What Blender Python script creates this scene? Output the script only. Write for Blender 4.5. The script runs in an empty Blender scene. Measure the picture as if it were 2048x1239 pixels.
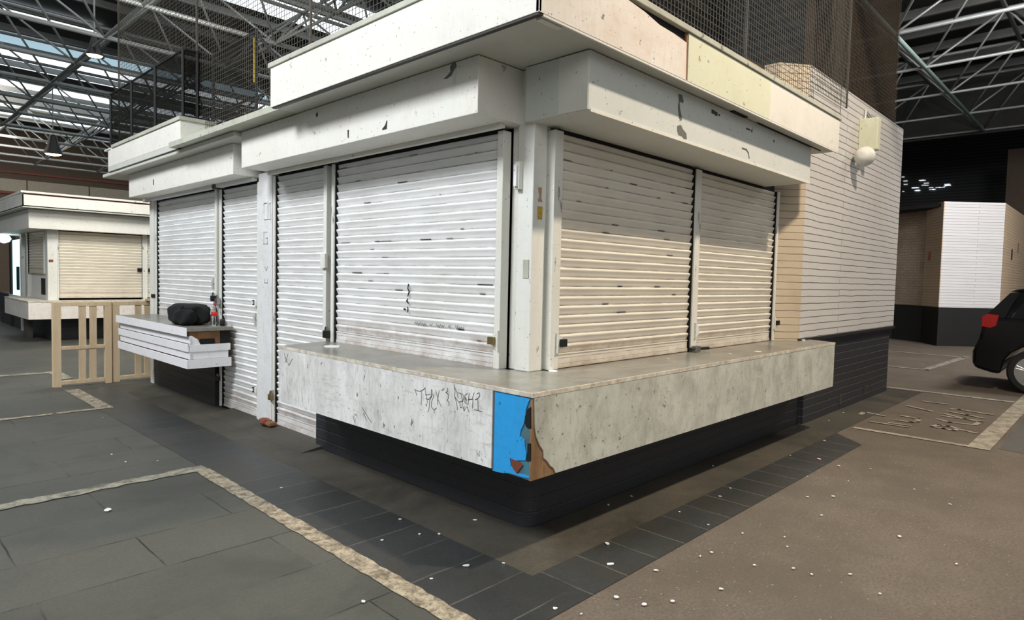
import bpy, math, random
from mathutils import Vector, Matrix
random.seed(7)
col = bpy.context.scene.collection
PI = math.pi

# ------------------------------------------------------------------ mesh helper
class MB:
    def __init__(s): s.v = []; s.f = []
    def poly(s, pts):
        b = len(s.v); s.v += [tuple(p) for p in pts]; s.f.append(list(range(b, b+len(pts)))); return s
    def box(s, x0, x1, y0, y1, z0, z1):
        b = len(s.v)
        s.v += [(x0,y0,z0),(x1,y0,z0),(x1,y1,z0),(x0,y1,z0),(x0,y0,z1),(x1,y0,z1),(x1,y1,z1),(x0,y1,z1)]
        for q in ((0,3,2,1),(4,5,6,7),(0,1,5,4),(1,2,6,5),(2,3,7,6),(3,0,4,7)): s.f.append([b+i for i in q])
        return s
    def prism(s, pts, z0, z1, axis='z'):
        # pts: 2D polygon; axis z: (x,y) ; x: (y,z) ; y: (x,z)
        def P(p, t):
            if axis == 'z': return (p[0], p[1], t)
            if axis == 'x': return (t, p[0], p[1])
            return (p[0], t, p[1])
        b = len(s.v); n = len(pts)
        s.v += [P(p, z0) for p in pts] + [P(p, z1) for p in pts]
        s.f.append([b+i for i in range(n)][::-1]); s.f.append([b+n+i for i in range(n)])
        for i in range(n):
            j = (i+1) % n; s.f.append([b+i, b+j, b+n+j, b+n+i])
        return s
    def tube(s, p, q, r, n=6, r2=None):
        p = Vector(p); q = Vector(q); d = (q-p)
        if d.length < 1e-6: return s
        d.normalize(); u = d.orthogonal().normalized(); w = d.cross(u); r2 = r if r2 is None else r2
        b = len(s.v)
        for c, rr in ((p, r), (q, r2)):
            for i in range(n):
                a = 2*PI*i/n; s.v.append(tuple(c + u*math.cos(a)*rr + w*math.sin(a)*rr))
        for i in range(n):
            j = (i+1) % n; s.f.append([b+i, b+j, b+n+j, b+n+i])
        s.f.append([b+i for i in range(n)][::-1]); s.f.append([b+n+i for i in range(n)])
        return s
    def bar(s, p, q, t):
        return s.tube(p, q, t*0.7, 4)
    def path(s, pts, r, n=6):
        for a, b in zip(pts, pts[1:]): s.tube(a, b, r, n)
        return s
    def lathe(s, c, prof, n=20, axis='z'):
        b = len(s.v); m = len(prof)
        for (r, h) in prof:
            for i in range(n):
                a = 2*PI*i/n; x, y = r*math.cos(a), r*math.sin(a)
                if axis == 'z': s.v.append((c[0]+x, c[1]+y, c[2]+h))
                elif axis == 'x': s.v.append((c[0]+h, c[1]+x, c[2]+y))
                else: s.v.append((c[0]+x, c[1]+h, c[2]+y))
        for k in range(m-1):
            for i in range(n):
                j = (i+1) % n; s.f.append([b+k*n+i, b+k*n+j, b+(k+1)*n+j, b+(k+1)*n+i])
        s.f.append([b+i for i in range(n)][::-1]); s.f.append([b+(m-1)*n+i for i in range(n)])
        return s
    def ribbon(s, pts, w, fn):
        # flat stroke in a plane: pts 2D, fn maps 2D -> 3D
        for (a, c) in zip(pts, pts[1:]):
            dx, dy = c[0]-a[0], c[1]-a[1]; L = math.hypot(dx, dy) or 1e-6
            ex, ey = dx/L*w*.4, dy/L*w*.4; nx, ny = -dy/L*w/2, dx/L*w/2
            s.poly([fn(a[0]-ex+nx, a[1]-ey+ny), fn(c[0]+ex+nx, c[1]+ey+ny), fn(c[0]+ex-nx, c[1]+ey-ny), fn(a[0]-ex-nx, a[1]-ey-ny)])
        return s
    def build(s, name, mat, parent=None, smooth=False, bevel=0, kind=None, label=None):
        me = bpy.data.meshes.new(name)
        off = Vector((0,0,0))
        if parent is not None:
            p = parent
            while p is not None: off += p.location; p = p.parent
        me.from_pydata([tuple(Vector(v)-off) for v in s.v], [], s.f); me.update()
        o = bpy.data.objects.new(name, me); col.objects.link(o)
        if parent is not None: o.parent = parent
        if isinstance(mat, (list, tuple)):
            for m in mat: me.materials.append(m)
        else: me.materials.append(mat)
        if smooth:
            for p in me.polygons: p.use_smooth = True
        if bevel:
            b = o.modifiers.new('bevel', 'BEVEL'); b.width = bevel; b.segments = 2; b.limit_method = 'ANGLE'; b.angle_limit = .6
        if kind: o['kind'] = kind
        if label: o['label'] = label
        return o

def thing(name, label, cat, loc=(0,0,0), group=None):
    o = bpy.data.objects.new(name, None); col.objects.link(o); o.location = loc; o.empty_display_size = .1
    o['label'] = label; o['category'] = cat
    if group: o['group'] = group
    return o
def tag(o, label, cat, group=None):
    o['label'] = label; o['category'] = cat
    if group: o['group'] = group
    return o

# ------------------------------------------------------------------ materials
def C4(c): return (c[0], c[1], c[2], 1)
class NT:
    def __init__(s, name):
        s.m = bpy.data.materials.new(name); s.m.use_nodes = True; s.t = s.m.node_tree; s.N = s.t.nodes; s.L = s.t.links
        s.b = s.N['Principled BSDF']; s.out = s.N['Material Output']
        s.tc = s.N.new('ShaderNodeTexCoord')
    def link(s, a, b): s.L.new(a, b)
    def map(s, scale=(1,1,1), loc=(0,0,0)):
        m = s.N.new('ShaderNodeMapping'); m.inputs['Scale'].default_value = scale; m.inputs['Location'].default_value = loc
        s.link(s.tc.outputs['Object'], m.inputs[0]); return m.outputs[0]
    def noise(s, vec, scale, detail=6, rough=.6, dist=0):
        n = s.N.new('ShaderNodeTexNoise'); n.inputs['Scale'].default_value = scale; n.inputs['Detail'].default_value = detail
        n.inputs['Roughness'].default_value = rough; n.inputs['Distortion'].default_value = dist
        s.link(vec, n.inputs['Vector']); return n.outputs['Fac']
    def ramp(s, fac, a, b, inv=False):
        r = s.N.new('ShaderNodeMapRange'); r.inputs['From Min'].default_value = a; r.inputs['From Max'].default_value = b
        if inv: r.inputs['To Min'].default_value = 1; r.inputs['To Max'].default_value = 0
        s.link(fac, r.inputs['Value']); return r.outputs[0]
    def mul(s, a, b, op='MULTIPLY'):
        m = s.N.new('ShaderNodeMath'); m.operation = op
        for i, x in enumerate((a, b)):
            if isinstance(x, (int, float)): m.inputs[i].default_value = x
            else: s.link(x, m.inputs[i])
        return m.outputs[0]
    def mix(s, fac, a, b):
        m = s.N.new('ShaderNodeMix'); m.data_type = 'RGBA'
        if isinstance(fac, (int, float)): m.inputs[0].default_value = fac
        else: s.link(fac, m.inputs[0])
        for k, x in ((6, a), (7, b)):
            if isinstance(x, tuple): m.inputs[k].default_value = C4(x)
            else: s.link(x, m.inputs[k])
        return m.outputs[2]
    def bump(s, h, strength=.3, dist=.01):
        b = s.N.new('ShaderNodeBump'); b.inputs['Strength'].default_value = strength; b.inputs['Distance'].default_value = dist
        s.link(h, b.inputs['Height']); s.link(b.outputs[0], s.b.inputs['Normal']); return b
    def color(s, c):
        if isinstance(c, tuple): s.b.inputs['Base Color'].default_value = C4(c)
        else: s.link(c, s.b.inputs['Base Color'])
    def rough(s, r, metal=0, spec=.5):
        if isinstance(r, (int, float)): s.b.inputs['Roughness'].default_value = r
        else: s.link(r, s.b.inputs['Roughness'])
        s.b.inputs['Metallic'].default_value = metal; s.b.inputs['Specular IOR Level'].default_value = spec

def paint(name, c, stain=(.42,.39,.34), amt=.35, speck=.6, scale=1.0, stretch=(1,1,1), rough=.55, sc2=14, dark=(.07,.06,.055), th=.70, bump=.15, scratch=0):
    n = NT(name); v = n.map(stretch)
    a = n.noise(v, 1.6*scale, 9, .68, .3); f = n.mul(n.ramp(a, .42, .78), amt)
    cc = n.mix(f, c, stain)
    g = n.noise(n.map(stretch, (7,3,1)), 6*scale, 8, .75); cc = n.mix(n.mul(n.ramp(g, .52, .75), amt*.8), cc, stain)
    d = n.noise(n.map(stretch, (2,9,4)), sc2*scale, 6, .6); sp = n.ramp(d, th, th+.025)
    cc = n.mix(n.mul(sp, speck), cc, dark)
    if scratch:
        q = n.noise(n.map((26,26,5), (1,2,3)), 1.6, 5, .7); w = n.noise(n.map((1,1,1), (5,5,5)), 2.2, 4, .6)
        cc = n.mix(n.mul(n.mul(n.ramp(q, .52, .66), n.ramp(w, .38, .62)), scratch), cc, stain)
        q2 = n.noise(n.map((5,5,30), (4,1,3)), 1.4, 5, .7); cc = n.mix(n.mul(n.mul(n.ramp(q2, .55, .68), n.ramp(w, .42, .6, True)), scratch*.7), cc, stain)
        d2 = n.noise(n.map((1,1,1), (6,2,8)), 46, 2, .5); cc = n.mix(n.mul(n.ramp(d2, .70, .74), .8), cc, dark)
    n.color(cc); n.rough(rough)
    if bump: n.bump(d, bump, .004)
    return n.m
def plain(name, c, rough=.6, metal=0, var=.15, scale=8):
    n = NT(name); f = n.noise(n.map(), scale, 5, .6)
    n.color(n.mix(n.ramp(f, .3, .75), c, tuple(x*(1-var) for x in c))); n.rough(rough, metal); return n.m
def emit(name, c, s):
    n = NT(name); n.color(c); n.b.inputs['Emission Color'].default_value = C4(c); n.b.inputs['Emission Strength'].default_value = s; return n.m

def bricks(name, c, mortar, bw=.23, bh=.077, ms=.006, ku=1, kv=1, stain=(.4,.37,.33), amt=.3, rough=.55, vary=.1, bump=.5, bd=.012, burn=None, inv=False):
    n = NT(name); sep = n.N.new('ShaderNodeSeparateXYZ'); n.link(n.tc.outputs['Object'], sep.inputs[0])
    u = n.mul(n.mul(sep.outputs[0], ku), n.mul(sep.outputs[1], kv), 'ADD')
    cb = n.N.new('ShaderNodeCombineXYZ'); n.link(u, cb.inputs[0]); n.link(sep.outputs[2], cb.inputs[1])
    # slight waviness
    nz = n.noise(n.map(), 3, 2, .5); cz = n.mul(n.mul(nz, .5, 'SUBTRACT'), .02); z2 = n.mul(sep.outputs[2], cz, 'ADD'); n.link(z2, cb.inputs[1])
    b = n.N.new('ShaderNodeTexBrick'); n.link(cb.outputs[0], b.inputs['Vector'])
    b.inputs['Scale'].default_value = 1; b.inputs['Brick Width'].default_value = bw; b.inputs['Row Height'].default_value = bh
    b.inputs['Mortar Size'].default_value = ms; b.inputs['Mortar Smooth'].default_value = .6
    b.inputs['Color1'].default_value = C4(c); b.inputs['Color2'].default_value = C4(tuple(x*(1-vary) for x in c)); b.inputs['Mortar'].default_value = C4(mortar)
    a = n.noise(n.map((1,1,1)), 1.1, 8, .65); cc = n.mix(n.mul(n.ramp(a, .42, .75), amt), b.outputs['Color'], stain)
    if burn:
        d = n.N.new('ShaderNodeVectorMath'); d.operation = 'DISTANCE'; n.link(n.map((1,1,.55)), d.inputs[0]); d.inputs[1].default_value = (burn[0], burn[1], burn[2]*.55)
        w = n.mul(n.noise(n.map(), 5, 6, .7), .9); k = n.mul(d.outputs['Value'], w, 'ADD')
        cc = n.mix(n.ramp(k, burn[3], burn[3]+.55, True), cc, (.05,.022,.012))
    n.color(cc); n.rough(rough)
    h = n.mul(b.outputs['Fac'], -1) ; h2 = n.mul(h, n.mul(n.noise(n.map(), 30, 4, .6), .25), 'ADD'); n.bump(h2, bump, bd)
    return n.m

M = {}
M['fascia'] = paint('white_fascia_paint', (.80,.79,.73), amt=.22, speck=.55, sc2=9, th=0.68, scratch=0.15)
M['fascia_dirty'] = paint('dirty_white_fascia', (.83,.80,.75), stain=(.55,.36,.24), amt=.45, speck=.75, sc2=11, th=0.655, scratch=0.3)
M['fascia_green'] = paint('pale_green_fascia', (.72,.74,.56), amt=.2, speck=.6, sc2=8, th=0.68, scratch=0.1)
M['cap'] = paint('grey_green_cap', (.52,.53,.45), stain=(.25,.24,.2), amt=.6, speck=.7, sc2=12, th=0.64)
M['soffit'] = paint('soffit_paint', (.60,.61,.56), amt=.35, speck=.4, sc2=7, th=.74)
M['housing'] = paint('housing_paint', (.78,.78,.73), stain=(.62,.50,.40), amt=.32, speck=.5, sc2=10, th=0.68, scratch=0.25)
M['housing_r'] = paint('housing_paint_grey', (.66,.69,.66), stain=(.5,.52,.48), amt=.3, speck=.4, sc2=6, th=0.69, scratch=0.12)
M['post'] = paint('post_paint', (.76,.77,.73), stain=(.6,.57,.45), amt=.4, speck=.7, sc2=9, stretch=(1,1,.35), th=0.665, scratch=0.3)
M['pillar'] = paint('pillar_paint', (.78,.79,.80), stain=(.45,.42,.38), amt=.35, speck=.5, sc2=10, th=0.67, scratch=0.45)
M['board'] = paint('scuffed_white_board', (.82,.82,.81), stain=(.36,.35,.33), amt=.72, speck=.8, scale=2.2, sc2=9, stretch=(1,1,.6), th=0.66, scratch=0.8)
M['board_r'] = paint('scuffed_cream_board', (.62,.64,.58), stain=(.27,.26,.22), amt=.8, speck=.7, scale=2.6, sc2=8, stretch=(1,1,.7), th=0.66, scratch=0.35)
M['white_slat'] = paint('white_slat_paint', (.84,.84,.87), amt=.15, speck=.4, th=0.68, scratch=0.15)
M['blue'] = paint('peeling_blue_paint', (.02,.34,.78), stain=(.04,.22,.42), amt=.35, speck=.8, sc2=9, th=0.655, dark=(.02,.05,.08), scratch=0.5)
M['teal'] = paint('worn_teal_paint', (.05,.20,.27), stain=(.10,.07,.05), amt=.9, speck=.8, scale=5)
M['rust'] = paint('red_rust', (.19,.05,.025), stain=(.12,.04,.02), amt=.8, scale=6)
M['wood_torn'] = paint('torn_brown_plywood', (.32,.19,.09), stain=(.10,.055,.03), amt=.85, scale=4, stretch=(1,1,.25), rough=.8, scratch=0.8)
M['wood_old'] = paint('old_brown_wood', (.25,.12,.05), stain=(.05,.03,.02), amt=.8, scale=5, stretch=(1,.3,1), rough=.8)
M['pine'] = paint('pale_pine', (.74,.58,.38), stain=(.46,.30,.15), amt=.6, speck=.5, scale=3, stretch=(1.5,1.5,.2), sc2=5, th=.72, rough=.7)
M['black'] = plain('black', (.006,.006,.007), .7)
M['dark_hole'] = plain('dark_gap', (.004,.004,.004), .9)
M['dark_metal'] = plain('dark_metal', (.03,.028,.025), .45, .6)
M['brass'] = plain('dull_brass', (.30,.22,.10), .45, .8)
M['steel'] = plain('grey_steel', (.34,.35,.35), .35, .9)
M['galv'] = plain('galvanised_tube', (.26,.28,.28), .5, .3)
M['truss_lit'] = plain('teal_lit_tube', (.45,.62,.60), .45, .2)  # green light on one roof chord, painted into its colour
M['wire'] = plain('mesh_wire', (.085,.08,.068), .6, .2)
M['wire_fine'] = plain('brown_net_cord', (.11,.085,.06), .8)
M['grey_chip'] = plain('grey_exposed_patch', (.16,.165,.15), .8)
M['trace'] = plain('worn_letter_trace', (.50,.50,.49), .8)
M['ink'] = plain('grey_ink', (.10,.10,.105), .6)
M['drip'] = plain('black_drip', (.02,.02,.02), .4)
M['sticker_y'] = paint('yellow_sticker', (.55,.38,.03), stain=(.2,.13,.02), amt=.7, scale=20)
M['sticker_o'] = paint('torn_orange_sticker', (.45,.33,.27), stain=(.5,.12,.03), amt=.9, scale=16)
M['paper'] = plain('white_litter', (.85,.86,.83), .7)
M['pink'] = plain('pink_litter', (.80,.50,.48), .7)
M['orange_bit'] = plain('orange_litter', (.45,.22,.10), .7)
M['cloth'] = paint('black_cloth', (.004,.004,.005), stain=(.008,.008,.009), amt=.5, speck=0, rough=.95)
M['rubber'] = plain('tyre_rubber', (.015,.015,.015), .8)
M['alloy'] = plain('alloy_wheel', (.55,.57,.58), .3, .8)
M['brick_white'] = bricks('white_painted_brick', (.65,.64,.63), (.26,.235,.21), bw=60, ms=.0075, kv=.5, vary=.04, amt=.25, bump=.6)
M['brick_pier'] = bricks('cream_painted_brick', (.62,.53,.40), (.30,.22,.15), bw=60, ms=.006, kv=.5, stain=(.34,.25,.16), amt=.5, bump=.5)
M['brick_black'] = bricks('black_painted_brick', (.026,.027,.033), (.055,.055,.065), bh=.093, bw=60, ms=.007, kv=1, stain=(.03,.03,.03), amt=.35, rough=.5, vary=.15, bump=.7, bd=.02)
M['brick_far'] = bricks('white_brick_far', (.80,.81,.84), (.45,.46,.50), bh=.077, bw=60, ms=.006, ku=.8, kv=-.8, amt=.12, bump=.7, bd=.015)
M['brick_far_warm'] = bricks('cream_brick_far', (.80,.62,.44), (.42,.30,.2), bh=.077, bw=60, ms=.006, kv=.6, stain=(.5,.36,.25), amt=.3)
M['brick_burnt'] = bricks('scorched_brick', (.42,.33,.24), (.2,.14,.1), bh=.077, bw=.24, ms=.006, kv=.6, stain=(.16,.10,.06), amt=.7, burn=(18.95,2.05,1.75,.95))
M['base_far'] = plain('black_painted_base', (.013,.013,.014), .6)
# roller shutter paint: scuffs run along the slats
def shutter_mat(name, c, warm=(.50,.44,.38), rusty=0.0, z0=0):
    n = NT(name)
    a = n.noise(n.map((1,1,1)), 1.3, 8, .65); cc = n.mix(n.mul(n.ramp(a, .45, .8), .30), c, warm)
    g = n.noise(n.map((.6,1,7)), 3.0, 6, .7); cc = n.mix(n.mul(n.ramp(g, .5, .78), .45), cc, (.46,.43,.40))
    d = n.noise(n.map((1.1,1,22), (3,0,5)), 2.6, 7, .62); cc = n.mix(n.mul(n.ramp(d, .70, .73), .5), cc, (.06,.045,.04))
    # darker line in the joint between slats, broken up by noise
    sep = n.N.new('ShaderNodeSeparateXYZ'); n.link(n.tc.outputs['Object'], sep.inputs[0])
    fr = n.mul(n.mul(sep.outputs[2], 1/.0655), 1, 'FRACT' if False else 'MODULO')
    gr = n.ramp(fr, .0, .10, True); gr2 = n.ramp(fr, .93, 1.0)
    gm = n.mul(gr, gr2, 'MAXIMUM'); nn = n.noise(n.map((1.5,1,6)), 2.2, 6, .7)
    cc = n.mix(n.mul(gm, n.ramp(nn, .36, .60)), cc, (.20,.18,.17))
    if rusty:
        low = n.ramp(sep.outputs[2], 0, rusty*.7, True); rn = n.noise(n.map((1.5,1,2)), 3, 7, .7)
        cc = n.mix(n.mul(n.mul(low, n.ramp(rn, .35, .6)), .7), cc, (.33,.22,.16))
    n.color(cc); n.rough(.42, 0, .5); return n.m
M['shut'] = shutter_mat('shutter_white', (.86,.87,.87), rusty=.22)
M['shut_cream'] = shutter_mat('shutter_cream', (.80,.76,.67), warm=(.5,.42,.32), rusty=.14)
M['shut_far'] = shutter_mat('shutter_far_cream', (.80,.74,.62), rusty=.1)

# ground materials
def ground(name, c, c2, sc=3, fleck=None, fth=.7, fsc=40, rough=.75, joints=None, stain=None, bump=.25, jm=(.42,.60), grain=.4):
    n = NT(name); v = n.map()
    a = n.noise(v, sc*.25, 9, .7); cc = n.mix(n.ramp(a, .35, .68), c, c2)
    g = n.noise(n.map((1,1,1), (4,2,0)), 55, 4, .7); cc = n.mix(n.mul(n.ramp(g, .35, .7), grain), cc, tuple(x*.5 for x in c))
    if stain:
        s = n.noise(n.map((1,1,1), (9,5,0)), .9, 7, .7, .5); cc = n.mix(n.mul(n.ramp(s, .5, .66), .8), cc, stain)
    if fleck:
        f = n.noise(n.map((1,1,1), (1,8,0)), fsc, 2, .5); cc = n.mix(n.ramp(f, fth, fth+.03), cc, fleck)
    hb = g
    if joints:
        w, h, ms, jc, rot = joints
        mp = n.N.new('ShaderNodeMapping'); mp.inputs['Rotation'].default_value = (0,0,rot); mp.inputs['Location'].default_value = (.07,.06,0)
        dn = n.N.new('ShaderNodeTexNoise'); dn.inputs['Scale'].default_value = 4; n.link(n.tc.outputs['Object'], dn.inputs['Vector'])
        ad = n.N.new('ShaderNodeVectorMath'); ad.operation = 'MULTIPLY_ADD'; n.link(dn.outputs['Color'], ad.inputs[0]); ad.inputs[1].default_value = (.02,.02,0); n.link(n.tc.outputs['Object'], ad.inputs[2])
        n.link(ad.outputs[0], mp.inputs[0])
        b = n.N.new('ShaderNodeTexBrick'); n.link(mp.outputs[0], b.inputs['Vector']); b.inputs['Scale'].default_value = 1
        b.inputs['Brick Width'].default_value = w; b.inputs['Row Height'].default_value = h; b.inputs['Mortar Size'].default_value = ms; b.inputs['Mortar Smooth'].default_value = .3
        b.inputs['Color1'].default_value = (1,1,1,1); b.inputs['Color2'].default_value = (.84,.84,.84,1); b.inputs['Mortar'].default_value = (.9,.9,.9,1)
        mm = n.N.new('ShaderNodeMix'); mm.data_type = 'RGBA'; mm.blend_type = 'MULTIPLY'; mm.inputs[0].default_value = 1; n.link(cc, mm.inputs[6]); n.link(b.outputs['Color'], mm.inputs[7])
        jn = n.noise(n.map((1,1,1), (3,3,3)), 2.2, 5, .7)
        cc = n.mix(n.mul(b.outputs['Fac'], n.ramp(jn, *jm)), mm.outputs[2], jc)
    n.color(cc)
    rr = n.noise(v, 2.0, 6, .6); n.rough(n.mul(n.ramp(rr, .3, .7), .25, 'MULTIPLY') if False else rough)
    n.bump(hb, bump, .006); return n.m
M['asphalt'] = ground('brown_asphalt', (.135,.110,.086), (.20,.167,.132), 6, fleck=(.33,.30,.25), fth=.70, fsc=120, rough=.8, bump=.8, grain=.75, stain=(.105,.09,.07))
M['paving'] = ground('dark_paving', (.074,.076,.064), (.112,.110,.092), 3, rough=.6, joints=(1.15,.53,.006,(.012,.012,.01),0), stain=(.055,.055,.048))
M['slate'] = ground('slate_tiles', (.036,.040,.042), (.062,.065,.062), 4, rough=.45, joints=(50,.31,.0055,(.11,.105,.09),0), stain=(.05,.045,.035), jm=(.36,.54))
M['slate_r'] = ground('slate_tiles_cross', (.036,.040,.042), (.062,.065,.062), 4, rough=.45, joints=(50,.31,.0055,(.13,.125,.105),PI/2), stain=(.05,.045,.035), jm=(.30,.50))
M['concrete'] = ground('stained_concrete_strip', (.052,.048,.039), (.100,.090,.068), 4, rough=.65, stain=(.030,.026,.02))
M['grey_road'] = ground('grey_road', (.10,.098,.092), (.14,.135,.125), 5, rough=.8)
def line_mat(name, c, th=.46, base=(.12,.10,.08), sc=6):
    n = NT(name); a = n.noise(n.map((1,1,1)), sc, 9, .75, .4); b = n.noise(n.map((1,1,1), (3,1,0)), sc*4, 6, .8)
    k = n.mul(n.ramp(a, th-.10, th+.08), n.ramp(b, .32, .5)); n.color(n.mix(k, base, c)); n.rough(.8); n.bump(b, .4, .006); return n.m
M['line_yellow'] = line_mat('worn_yellow_paint', (.46,.40,.29), .50, (.13,.105,.075), 13)
M['line_pale'] = line_mat('worn_pale_paint', (.34,.32,.25), .47, (.10,.09,.07))
M['line_faint'] = line_mat('faint_white_paint', (.42,.39,.32), .47, (.175,.145,.115))
# counter top
M['top'] = paint('counter_top_laminate', (.26,.265,.235), stain=(.13,.10,.075), amt=.95, speck=.5, scale=1.6, sc2=8, rough=.28, th=0.655, scratch=0.8)
M['top_edge'] = paint('chipped_white_edge', (.74,.70,.60), stain=(.22,.14,.08), amt=.9, speck=.8, scale=6, th=0.635)

# glass and plastic
def glass(name, c, rough=.03, ior=1.4):
    n = NT(name); n.color(c); n.rough(rough); n.b.inputs['Transmission Weight'].default_value = 1; n.b.inputs['IOR'].default_value = ior; return n.m
M['clear'] = glass('clear_plastic', (.93,.96,.94))
M['cola_label'] = plain('red_label', (.65,.02,.02), .4)
M['cap_red'] = plain('red_cap', (.45,.02,.03), .4)
M['bronze'] = plain('brown_mastic', (.10,.07,.045), .7)
M['car_paint'] = plain('black_car_paint', (.008,.008,.010), .18, .3)
M['car_glass'] = plain('tinted_glass', (.012,.014,.016), .08)
M['tail'] = plain('red_lens', (.40,.012,.010), .15)
M['roof_dark'] = plain('dark_roof_deck', (.035,.036,.035), .8, 0, .4, 1.5)
M['purlin'] = plain('dark_purlin', (.16,.165,.16), .6, .2)
M['sky_panel'] = emit('skylight_panel', (.86,.94,1.0), 1.7)
M['sky_blue'] = emit('skylight_panel_blue', (.42,.60,.70), .9)
M['lamp_glow'] = emit('lamp_glow', (1.0,.82,.45), 14)
M['wall_brown'] = plain('brown_cladding', (.11,.08,.058), .8)
M['wall_cream'] = plain('cream_panels', (.42,.38,.30), .7)
M['wall_red'] = plain('red_rail', (.20,.06,.04), .7)
M['wall_dark'] = NT('dark_ribbed_wall').m

def cloth_net(name, c, alpha):
    n = NT(name); n.color(c); n.rough(1.0, 0, .05)
    w = n.noise(n.map((1,1,1)), 2.5, 5, .6); n.link(n.ramp(w, .3, .7), n.b.inputs['Alpha'])
    mr = n.N.new('ShaderNodeMapRange'); mr.inputs['To Min'].default_value = alpha-.1; mr.inputs['To Max'].default_value = min(1, alpha+.1); n.link(w, mr.inputs['Value']); n.link(mr.outputs[0], n.b.inputs['Alpha'])
    return n.m
M['shade'] = cloth_net('black_shade_netting', (.006,.006,.005), .84)
M['veil'] = cloth_net('fine_brown_netting', (.030,.024,.018), .72)
def ribbed():
    n = NT('dark_ribbed_wall'); sep = n.N.new('ShaderNodeSeparateXYZ'); n.link(n.tc.outputs['Object'], sep.inputs[0])
    w = n.mul(n.mul(sep.outputs[2], 42), 1, 'SINE'); n.color(n.mix(n.ramp(w, -1, 1), (.010,.011,.011), (.040,.042,.040))); n.rough(.6); return n.m
M['wall_dark'] = ribbed()

# ------------------------------------------------------------------ planes of the near kiosk
XL = .10      # left shutters' plane (faces -x)
YR = .12      # right shutters' plane (faces -y)
CT, CB = .985, .545
CX, CY = -.44, -.41
HZ = 2.6; SZ = 2.95; FT = 3.27

# ------------------------------------------------------------------ floor
fl = MB().poly([(-30,-14,0),(60,-14,0),(60,46,0),(-30,46,0)]).build('floor', M['asphalt'], kind='structure')
def fpart(name, pts, z, mat): return MB().poly([(x,y,z) for x,y in pts]).build(name, mat, fl)
fpart('paving_slabs', [(-30,-14),(-.99,-14),(-.99,46),(-30,46)], .002, M['paving'])
fpart('paving_slabs', [(-.99,7.3),(9,7.3),(9,46),(-.99,46)], .002, M['paving'])
fpart('slate_border', [(-.99,-.8),(-.45,-.8),(-.45,7.3),(-.99,7.3)], .004, M['slate'])
fpart('slate_border', [(-.45,-.8),(4.1,-.8),(4.45,-.45),(-.45,-.45)], .004, M['slate_r'])
fpart('concrete_strip', [(-.45,-.45),(4.45,-.45),(8.4,-.45),(8.4,.3),(.3,.3),(.3,7.3),(-.45,7.3)], .004, M['concrete'])
fpart('grey_road', [(3.0,-14),(60,-14),(60,-1.80),(5.0,-1.80)], .002, M['grey_road'])
def rough_line(a, b, w, mat, seed, z=.007, jit=.012, name='painted_line'):
    rr = random.Random(seed); a = Vector(a); b = Vector(b); d = b-a; L = d.length; d.normalize(); nn = Vector((-d.y, d.x)); k = max(2, int(L/.06)); m = MB()
    l = []; r = []
    for i in range(k+1):
        c = a + d*(L*i/k); l.append(c+nn*(w/2+rr.uniform(-jit,jit))); r.append(c-nn*(w/2+rr.uniform(-jit,jit)))
    for i in range(k):
        m.poly([(r[i].x,r[i].y,z),(r[i+1].x,r[i+1].y,z),(l[i+1].x,l[i+1].y,z),(l[i].x,l[i].y,z)])
    return m.build(name, mat, fl)
rough_line((-1.045,-2.5),(-1.015,2.62),.115,M['line_yellow'],1,.007,.007)
rough_line((-5,2.60),(-.97,2.675),.13,M['line_pale'],2,.0072,.02)
rough_line((-5,5.75),(-1.42,5.735),.09,M['line_yellow'],3)
fpart('painted_line', [(-1.38,5.69),(-.84,5.70),(-.84,7.3),(-1.0,7.3),(-1.0,5.80),(-1.38,5.78)], .007, M['line_yellow'])
fpart('painted_line', [(-5,9.05),(-.84,9.05),(-.84,8.3),(-.68,8.3),(-.68,9.22),(-5,9.22)], .007, M['line_pale'])
fpart('painted_line', [(-6,12.3),(-1.9,12.3),(-1.9,12.48),(-6,12.48)], .007, M['line_pale'])
fpart('painted_line', [(4.84,-1.75),(4.93,-1.75),(4.93,-.5),(4.84,-.5)], .006, M['line_faint'])
fpart('painted_line', [(4.93,-1.75),(16,-1.75),(16,-1.58),(4.93,-1.56)], .006, M['line_faint'])
fpart('painted_line', [(8.42,-1.56),(8.54,-1.56),(8.54,.3),(8.42,.3)], .006, M['line_faint'])
fpart('painted_line', [(11.45,.08),(11.60,.08),(11.60,4.5),(11.45,4.5)], .006, M['line_pale'])
fpart('painted_line', [(11.45,.08),(15.3,-.05),(15.3,.10),(11.60,.22)], .006, M['line_pale'])
fpart('painted_line', [(14.85,0),(15.0,0),(15.0,4.5),(14.85,4.5)], .006, M['line_pale'])
GL = [[(5.65,-1.1),(5.83,-1.14),(5.84,-1.23),(5.77,-1.35),(5.63,-1.32),(5.65,-1.22),(5.65,-1.1)],[(5.74,-1.35),(5.67,-1.51)],[(6.21,-1.06),(6.11,-1.2),(6.17,-1.43)],[(6.17,-1.43),(6.41,-1.45),(6.48,-1.32),(6.49,-1.06)],[(6.66,-1.05),(6.51,-1.28),(6.5,-1.46)],[(6.89,-1.04),(6.81,-1.26),(6.73,-1.43)],[(7.12,-1.05),(7.16,-1.12),(7.09,-1.47)],[(6.07,-.71),(6.05,-.89),(5.83,-.92),(5.74,-.88),(5.72,-.74)],[(5.38,-.54),(5.39,-.91)],[(5.48,-.72),(5.5,-.91)],[(5.74,-.33),(5.94,-.32),(5.88,-.55)],[(6.89,-.59),(6.71,-.9)],[(7.47,-.66),(7.47,-.92)]]
for k, s in enumerate(GL):
    MB().ribbon(s, .055, lambda a, b, k=k: (a, b, .006+.0003*k)).build('painted_letter_stroke', M['line_faint'], fl)
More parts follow.
